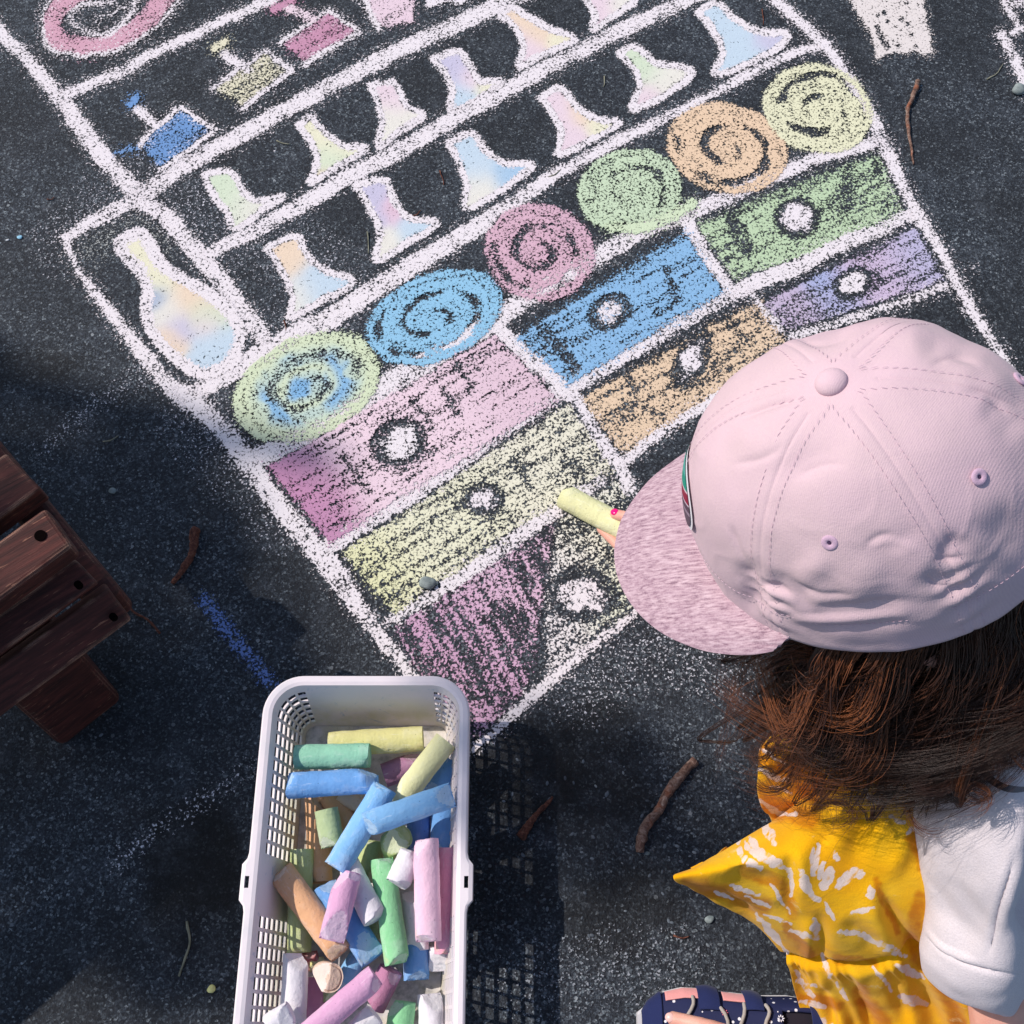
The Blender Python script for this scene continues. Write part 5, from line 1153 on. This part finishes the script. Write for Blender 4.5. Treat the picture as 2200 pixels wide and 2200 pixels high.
# ---- shoes
M_NAVY = fabric('navy_canvas', (38, 46, 88), 1400, .8, .12, .3, .1)
t = NT('navy_canvas_with_dots'); v = t.pos(); vo = t.voro(v, 118, rand=.5); n = t.noise(v, 1300, 2)
c = t.mix(t.math('LESS_THAN', vo.outputs['Distance'], .17), srgb(32, 38, 76), srgb(232, 230, 236)); M_DOTS = t.fin(c, .8, t.bump(n, .3, .0004))
M_LACE = fabric('grey_lace', (176, 168, 160), 1800, .85, .15, .4); M_SOLE = fabric('pale_sole', (206, 204, 206), 500, .7, .05, .1, 0); M_PINKL = fabric('pink_lining', (236, 160, 156), 1500, .85, .12, .4)
def ring_shoe(x, halfw, z0, z1, c0, c1_):
    return [Vector((x, c0+halfw*math.cos(a), z0+(z1-z0)*max(0, math.sin(a)))) for a in []]
def shoe(toe, heel, wid, label, detail):
    ax = (heel-toe); L = ax.length; d = ax.normalized(); s_ = Vector((-d.y, d.x, 0)).normalized()
    if s_.y < 0: s_ = -s_
    root = empty('shoe', tuple((toe+heel)/2)); root.parent = child; root.matrix_parent_inverse = Matrix.Translation(child.location).inverted(); root['label'] = label
    prof = [(0, .25, .018), (.03, .55, .026), (.10, .84, .034), (.22, 1.0, .040), (.35, .98, .046), (.5, .88, .054), (.65, .82, .062), (.8, .84, .066), (.93, .74, .066), (1.0, .40, .062)]
    V = []; NA = 24; NPx = 60
    xs = np.linspace(0, 1, NPx); hw = np.interp(xs, [p[0] for p in prof], [p[1] for p in prof])*wid/2; ht = np.interp(xs, [p[0] for p in prof], [p[2] for p in prof])
    for i in range(NPx):
        for k in range(NA+1):
            a = math.pi*k/NA; cy = math.cos(a); sz = math.sin(a)
            V.append(toe+d*(L*xs[i])+s_*(hw[i]*abs(cy)**.75*(1 if cy > 0 else -1))+Vector((0, 0, .012+(ht[i]-.012)*sz**.7)))
    def keep(i, k): return not (.70 < xs[i] < .97 and 8 < k < 16)
    F = [(i*(NA+1)+k, i*(NA+1)+k+1, (i+1)*(NA+1)+k+1, (i+1)*(NA+1)+k) for i in range(NPx-1) for k in range(NA) if keep(i, k)]
    up_ = mesh_obj('upper', V, F, M_DOTS, None); up_.parent = root; up_.matrix_parent_inverse = root.matrix_basis.inverted(); recalc(up_); solidify(up_, .003, -1)
    def pin(o): o.parent = root; o.matrix_parent_inverse = Matrix.Translation(root.location).inverted(); return o
    pin(up_)
    V = []; F = []
    for z_, ex in ((0, -.002), (0, .0), (.006, .001), (.013, .001), (.014, -.002)):
        for i in range(NPx): V.append(toe+d*(L*xs[i]*1.0-(.004 if i == 0 else 0))+s_*(hw[i]+ex)+Vector((0, 0, z_)))
        for i in reversed(range(NPx)): V.append(toe+d*(L*xs[i]-(.004 if i == 0 else 0))-s_*(hw[i]+ex)+Vector((0, 0, z_)))
    m_ = 2*NPx
    for r_ in range(4):
        for k in range(m_): k2 = (k+1) % m_; F.append((r_*m_+k, r_*m_+k2, (r_+1)*m_+k2, (r_+1)*m_+k))
    F.append(tuple(range(m_))); F.append(tuple(range(4*m_, 5*m_)))
    pin(recalc(mesh_obj('sole', V, F, M_SOLE, None, False)))
    def surf(x, k, off=.0):      # point on the upper, k 0..1 across
        i = x; h_ = float(np.interp(i, xs, hw)); z_ = float(np.interp(i, xs, ht)); a = math.pi*k; cy = math.cos(a); sz = math.sin(a)
        p = toe+d*(L*i)+s_*(h_*abs(cy)**.75*(1 if cy > 0 else -1))+Vector((0, 0, .012+(z_-.012)*max(0, sz)**.7))
        n_ = (s_*cy*1.0+Vector((0, 0, 1))*max(.2, sz)).normalized(); return p+n_*off
    def panel(nm, x0, x1, k0, k1, off, mat, wob=.0, bow=0.):
        V = []; n_, m2 = 20, 20
        for i in range(n_):
            for j in range(m2):
                k = k0+(k1-k0)*j/(m2-1); x = x0+(x1-x0)*i/(n_-1)+bow*math.sin(math.pi*j/(m2-1)); V.append(surf(x, k, off+wob*math.sin(math.pi*i/(n_-1))))
        o = mesh_obj(nm, V, grid_faces(n_, m2, False), mat, None); pin(o); return solidify(o, .0016, 0)
    panel('toe_cap', .0, .10, .02, .98, .0016, M_NAVY, 0, -.0); panel('heel_panel', .86, .99, .02, .98, .0016, M_NAVY)
    if detail:
        panel('pink_lining', .12, .30, .14, .30, .0018, M_PINKL); panel('pink_lining', .42, .55, .16, .30, .0014, M_PINKL)
        panel('strap', .29, .40, .10, .42, .0030, M_NAVY, .0015); panel('strap', .53, .62, .10, .40, .0030, M_NAVY, .0015)
        panel('side_panel', .56, .74, .52, .9, .0020, fabric('navy_rib', (34, 40, 78), 700, .9, .2, .6, 0))
        for a, b in (((.26, .30), (.20, .62)), ((.40, .40), (.46, .75)), ((.52, .34), (.44, .75)), ((.63, .34), (.62, .62))):
            mb = MB(); pts = [surf(a[0]+(b[0]-a[0])*q/8+.015*math.sin(q*.8), a[1]+(b[1]-a[1])*q/8, .0035) for q in range(9)]
            limb(mb, pts, [.0017]*9, 10); o = pin(mb.build('lace', M_LACE, None))
        cols_ = [((.33, .62), srgb(90, 190, 220)), ((.42, .43), srgb(226, 110, 130)), ((.56, .52), srgb(214, 190, 70)), ((.47, .62), srgb(230, 228, 236)), ((.70, .46), srgb(230, 228, 236)), ((.30, .75), srgb(226, 110, 130))]
        for (x, k), cc_ in cols_:
            M_ = NT('flower_print').fin(cc_, .8); c0 = surf(x, k, .0012); u = (surf(x+.01, k)-surf(x-.01, k)).normalized(); q = (surf(x, k+.02)-surf(x, k-.02)).normalized(); n_ = u.cross(q); n_ = n_ if n_.z > 0 else -n_
            mb = MB()
            for p_ in range(8):
                a = 2*math.pi*p_/8; dd = u*math.cos(a)+q*math.sin(a); pp = c0+dd*.0022; ellipsoid(mb, pp, [dd*.0012, dd.cross(n_)*.0006, n_*.0004], 8, 5)
            pin(mb.build('flower_print', M_, None))
    # inner sock / opening
    mb = MB(); ellipsoid(mb, toe+d*(L*.83)+Vector((0, 0, .045)), [d*L*.17, s_*wid*.36, Vector((0, 0, .016))]); pin(mb.build('sock', fabric('dark_sock', (40, 36, 46), 900), None))
    return root
shoe(W(1376, 2196, .0), W(1765, 2206, .0)+Vector((0, 0, 0)), .062, 'near shoe, navy with white dots, small flowers and grey laces', True)
shoe(W(1735, 1850, .0), W(2080, 1870, .0), .062, 'far shoe, hidden under the dress', False)

# ---- hair
t = NT('brown_hair'); v = t.pos(); n = t.noise(v, 30, 3)
c = t.ramp(n, [(.3, srgb(38, 23, 18)), (.55, srgb(64, 38, 28)), (.75, srgb(104, 64, 44))]); M_HAIR = t.fin(c, .42); t.p.inputs['Specular IOR Level'].default_value = .5
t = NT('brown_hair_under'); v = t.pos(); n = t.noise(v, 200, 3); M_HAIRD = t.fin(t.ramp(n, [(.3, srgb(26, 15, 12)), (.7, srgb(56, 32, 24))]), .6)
hr = random.Random(4)
hb = MB(); under = MB(); hl_b = MB()
def strand(mb, pts, r, n_=18, seg=3):
    P = catmull(pts, n_); N_ = len(P); vs = []; fs = []
    for p in P[:int(n_*.6)]:
        ex, ey = toPx(*p)
        if ((ex-1992)/40)**2+((ey-1420)/19)**2 < 1 and hr.random() < .82: return
        if ((ex-1728)/26)**2+((ey-1405)/36)**2 < 1 and hr.random() < .8: return
    for i, p in enumerate(P):
        t_ = (P[min(i+1, N_-1)]-P[max(i-1, 0)]).normalized(); u = (Vector((.3, .2, 1))-t_*t_.dot(Vector((.3, .2, 1)))).normalized(); v_ = t_.cross(u)
        rr_ = r*(1-.96*(i/(N_-1))**2)
        for k in range(seg): a = 2*math.pi*k/seg; vs.append(p+(u*math.cos(a)+v_*math.sin(a))*rr_)
    for i in range(N_-1):
        for k in range(seg): k2 = (k+1) % seg; fs.append((i*seg+k, i*seg+k2, (i+1)*seg+k2, (i+1)*seg+k))
    mb.add(vs, fs)
def root_pt(th, k=.93): k *= .93; return CTR + Fv*AF*math.cos(th)*k + Lv*AL*math.sin(th)*k - Uv*.015
# locks: where each hangs from (angle round the head) and the photo place and height of its tip
GUIDE = [(60, 1700,1500,.36), (68, 1640,1440,.38), (74, 1625,1500,.34), (80, 1612,1560,.32), (86, 1640,1620,.30), (92, 1700,1650,.31), (98, 1690,1690,.30), (104, 1760,1700,.31), (110, 1790,1720,.305), (118, 1840,1735,.31), (124, 1880,1720,.32),
 (130, 1930,1735,.33), (136, 1975,1745,.34), (142, 2010,1720,.37), (148, 2040,1690,.40), (154, 2080,1660,.43), (160, 2130,1640,.45), (168, 2190,1620,.455), (178, 2270,1600,.46), (190, 2300,1500,.45), (76, 1600,1420,.37), (100, 1720,1600,.33), (112, 1830,1660,.33), (126, 1900,1690,.34)]
GS = sorted([(76+(g_[0]-60)*.9,)+g_[1:] for g_ in GUIDE])
def guide_tip(th):
    k = min(range(len(GS)), key=lambda i: abs(GS[i][0]-th)+hr.uniform(0, 4)); return GS[k]
def make(th, mb, r, spread, wav, n_=18, lift=0.0, tipdrop=0.0):
    g_ = guide_tip(th); root = root_pt(R(th+hr.uniform(-3, 3)), hr.uniform(.72, .97))
    tip = W(g_[1]+hr.gauss(0, spread), g_[2]+hr.gauss(0, spread*.8), g_[3]+hr.gauss(0, .012))
    out_ = (root-CTR); out_.z = 0; out_ = out_.normalized()
    k1 = hr.uniform(.15, .35)
    p1 = root.lerp(tip, .28)+out_*(.012+hr.uniform(0, .012)+lift)+Vector((0, 0, .002))
    p2 = root.lerp(tip, .62)+out_*(.012+lift)+Vector((0, 0, .010))
    f1 = hr.uniform(0, 6.28); A = wav*hr.uniform(.5, 1.4); fr_ = hr.uniform(7, 13)
    base_ = catmull([root, p1, p2, tip], 12); side_ = (tip-root).cross(Vector((0, 0, 1))).normalized()
    pts = []
    for i, p in enumerate(base_):
        q = i/11; a = f1+fr_*q; pts.append(p+side_*A*math.sin(a)*q**.7+out_*A*.7*math.cos(a)*q**.7)
    strand(mb, pts, r, n_)
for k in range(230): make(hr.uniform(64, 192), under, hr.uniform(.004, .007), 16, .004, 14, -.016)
locks = [(hr.uniform(76, 194)) for _ in range(135)]
for th in locks:
    st_ = hr.getstate(); seed_ = hr.random()
    g_ = guide_tip(th); tipo = (hr.gauss(-6, 42), hr.gauss(0, 28), hr.gauss(0, .014)); tgt = hl_b if hr.random() < (.35 if th < 100 else .09) else hb; f1 = hr.uniform(0, 6.28); fr_ = hr.uniform(8, 17); A = .013*hr.uniform(.6, 1.7); curl = hr.random() < .65; rk = hr.uniform(.80, .99); hk = hr.choice((-1, 1, 1))*hr.uniform(.008, .018); ln = hr.uniform(.8, 1.05)
    for s_ in range(44):
        root = root_pt(R(th+hr.gauss(0, 1.6)), rk+hr.uniform(-.03, .02)); tip = W(g_[1]+tipo[0]+hr.gauss(0, 8), g_[2]+tipo[1]+hr.gauss(0, 8), g_[3]+tipo[2]+hr.gauss(0, .004))
        out_ = (root-CTR); out_.z = 0; out_ = out_.normalized(); side_ = (tip-root).cross(Vector((0, 0, 1))).normalized(); phs = hr.gauss(0, .22); jx = hr.gauss(0, .0026); jy = hr.gauss(0, .0022)
        base_ = catmull([root, root.lerp(tip, .28)+out_*.018+Vector((0, 0, .002)), root.lerp(tip, .62)+out_*.014+Vector((0, 0, .01)), tip], 14); pts = []
        for i, p in enumerate(base_):
            q = i/13; a = f1+fr_*q+phs; cq = 1+(1.2*q*q if curl else 0)
            e2 = max(0, (q-.62)/.38)*(1 if curl else .3); an = e2*4.2
            hook = side_*(hk*(1-math.cos(an)))+Vector((0, 0, 1))*(abs(hk)*.9*math.sin(an)*.8)
            pts.append(root.lerp(p, ln)+hook+side_*(A*math.sin(a)*q**.6*cq+jx*(1+2.2*q))+out_*(A*.7*math.cos(a)*q**.6*cq+jy*(1+2.2*q)))
        strand(tgt, pts, hr.uniform(.0002, .00036), 26)
for k in range(420): make(hr.uniform(74, 194), hb, hr.uniform(.00014, .00024), 48, .017, 24, hr.uniform(0, .012))
for k in range(90):      # flyaways crossing the shirt and the dress
    th = hr.uniform(76, 185); g_ = guide_tip(th); root = root_pt(R(th), .95)
    tip = W(g_[1]+hr.gauss(-15, 60), g_[2]+abs(hr.gauss(0, 70)), g_[3]+.01); m1 = root.lerp(tip, .5)+Vector((hr.gauss(0, .02), hr.gauss(0, .02), .025)); m2 = root.lerp(tip, .8)+Vector((hr.gauss(0, .015), hr.gauss(0, .015), .012))
    strand(hb, [root, m1, m2, tip], .00013, 20)
for k in range(46):       # loose curling locks at the ends
    th = hr.uniform(90, 175); g_ = guide_tip(th); c0 = W(g_[1]+hr.gauss(-8, 34), g_[2]+hr.gauss(-30, 34), g_[3]+.015); rr0 = hr.uniform(.008, .017); a0 = hr.uniform(0, 6.28); dr = hr.choice((-1, 1)); sq = hr.uniform(.5, 1)
    root = root_pt(R(th), .9); sgn = hr.uniform(.9, 1.4)*math.pi
    for s_ in range(hr.randint(10, 24)):
        j = Vector((hr.gauss(0, .0011), hr.gauss(0, .0011), hr.gauss(0, .0011))); pts = [root.lerp(c0, .45)+Vector((0, 0, .02))+j*2]
        for q in range(7): a = a0+dr*sgn*q/6; pts.append(c0+j*(1+q*.25)+Vector((rr0*math.cos(a), rr0*sq*math.sin(a), -.001*q)))
        strand(hb if k % 4 else hl_b, pts, hr.uniform(.00018, .0003), 30)
for off in range(7):     # dark curl lying on the white top
    strand(hb, [W(2085, 1560, .43)+Vector((off*.0004, 0, 0)), W(2092+off*2, 1615, .435), W(2112+off*2, 1665-off, .43), W(2145+off, 1693-off*2, .43), W(2185, 1702-off*2, .43), W(2240, 1690, .43)], .0007, 26)
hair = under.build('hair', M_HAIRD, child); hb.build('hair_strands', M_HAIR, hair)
t = NT('auburn_sunlit_hair'); t.p.inputs['Specular IOR Level'].default_value = .5; v = t.pos(); n = t.noise(v, 30, 3)  # lighter auburn strands, more of them at the left to paint in sunlight
hl_b.build('hair_strands', t.fin(t.ramp(n, [(.3, srgb(80, 44, 28)), (.7, srgb(140, 84, 52))]), .42), hair)
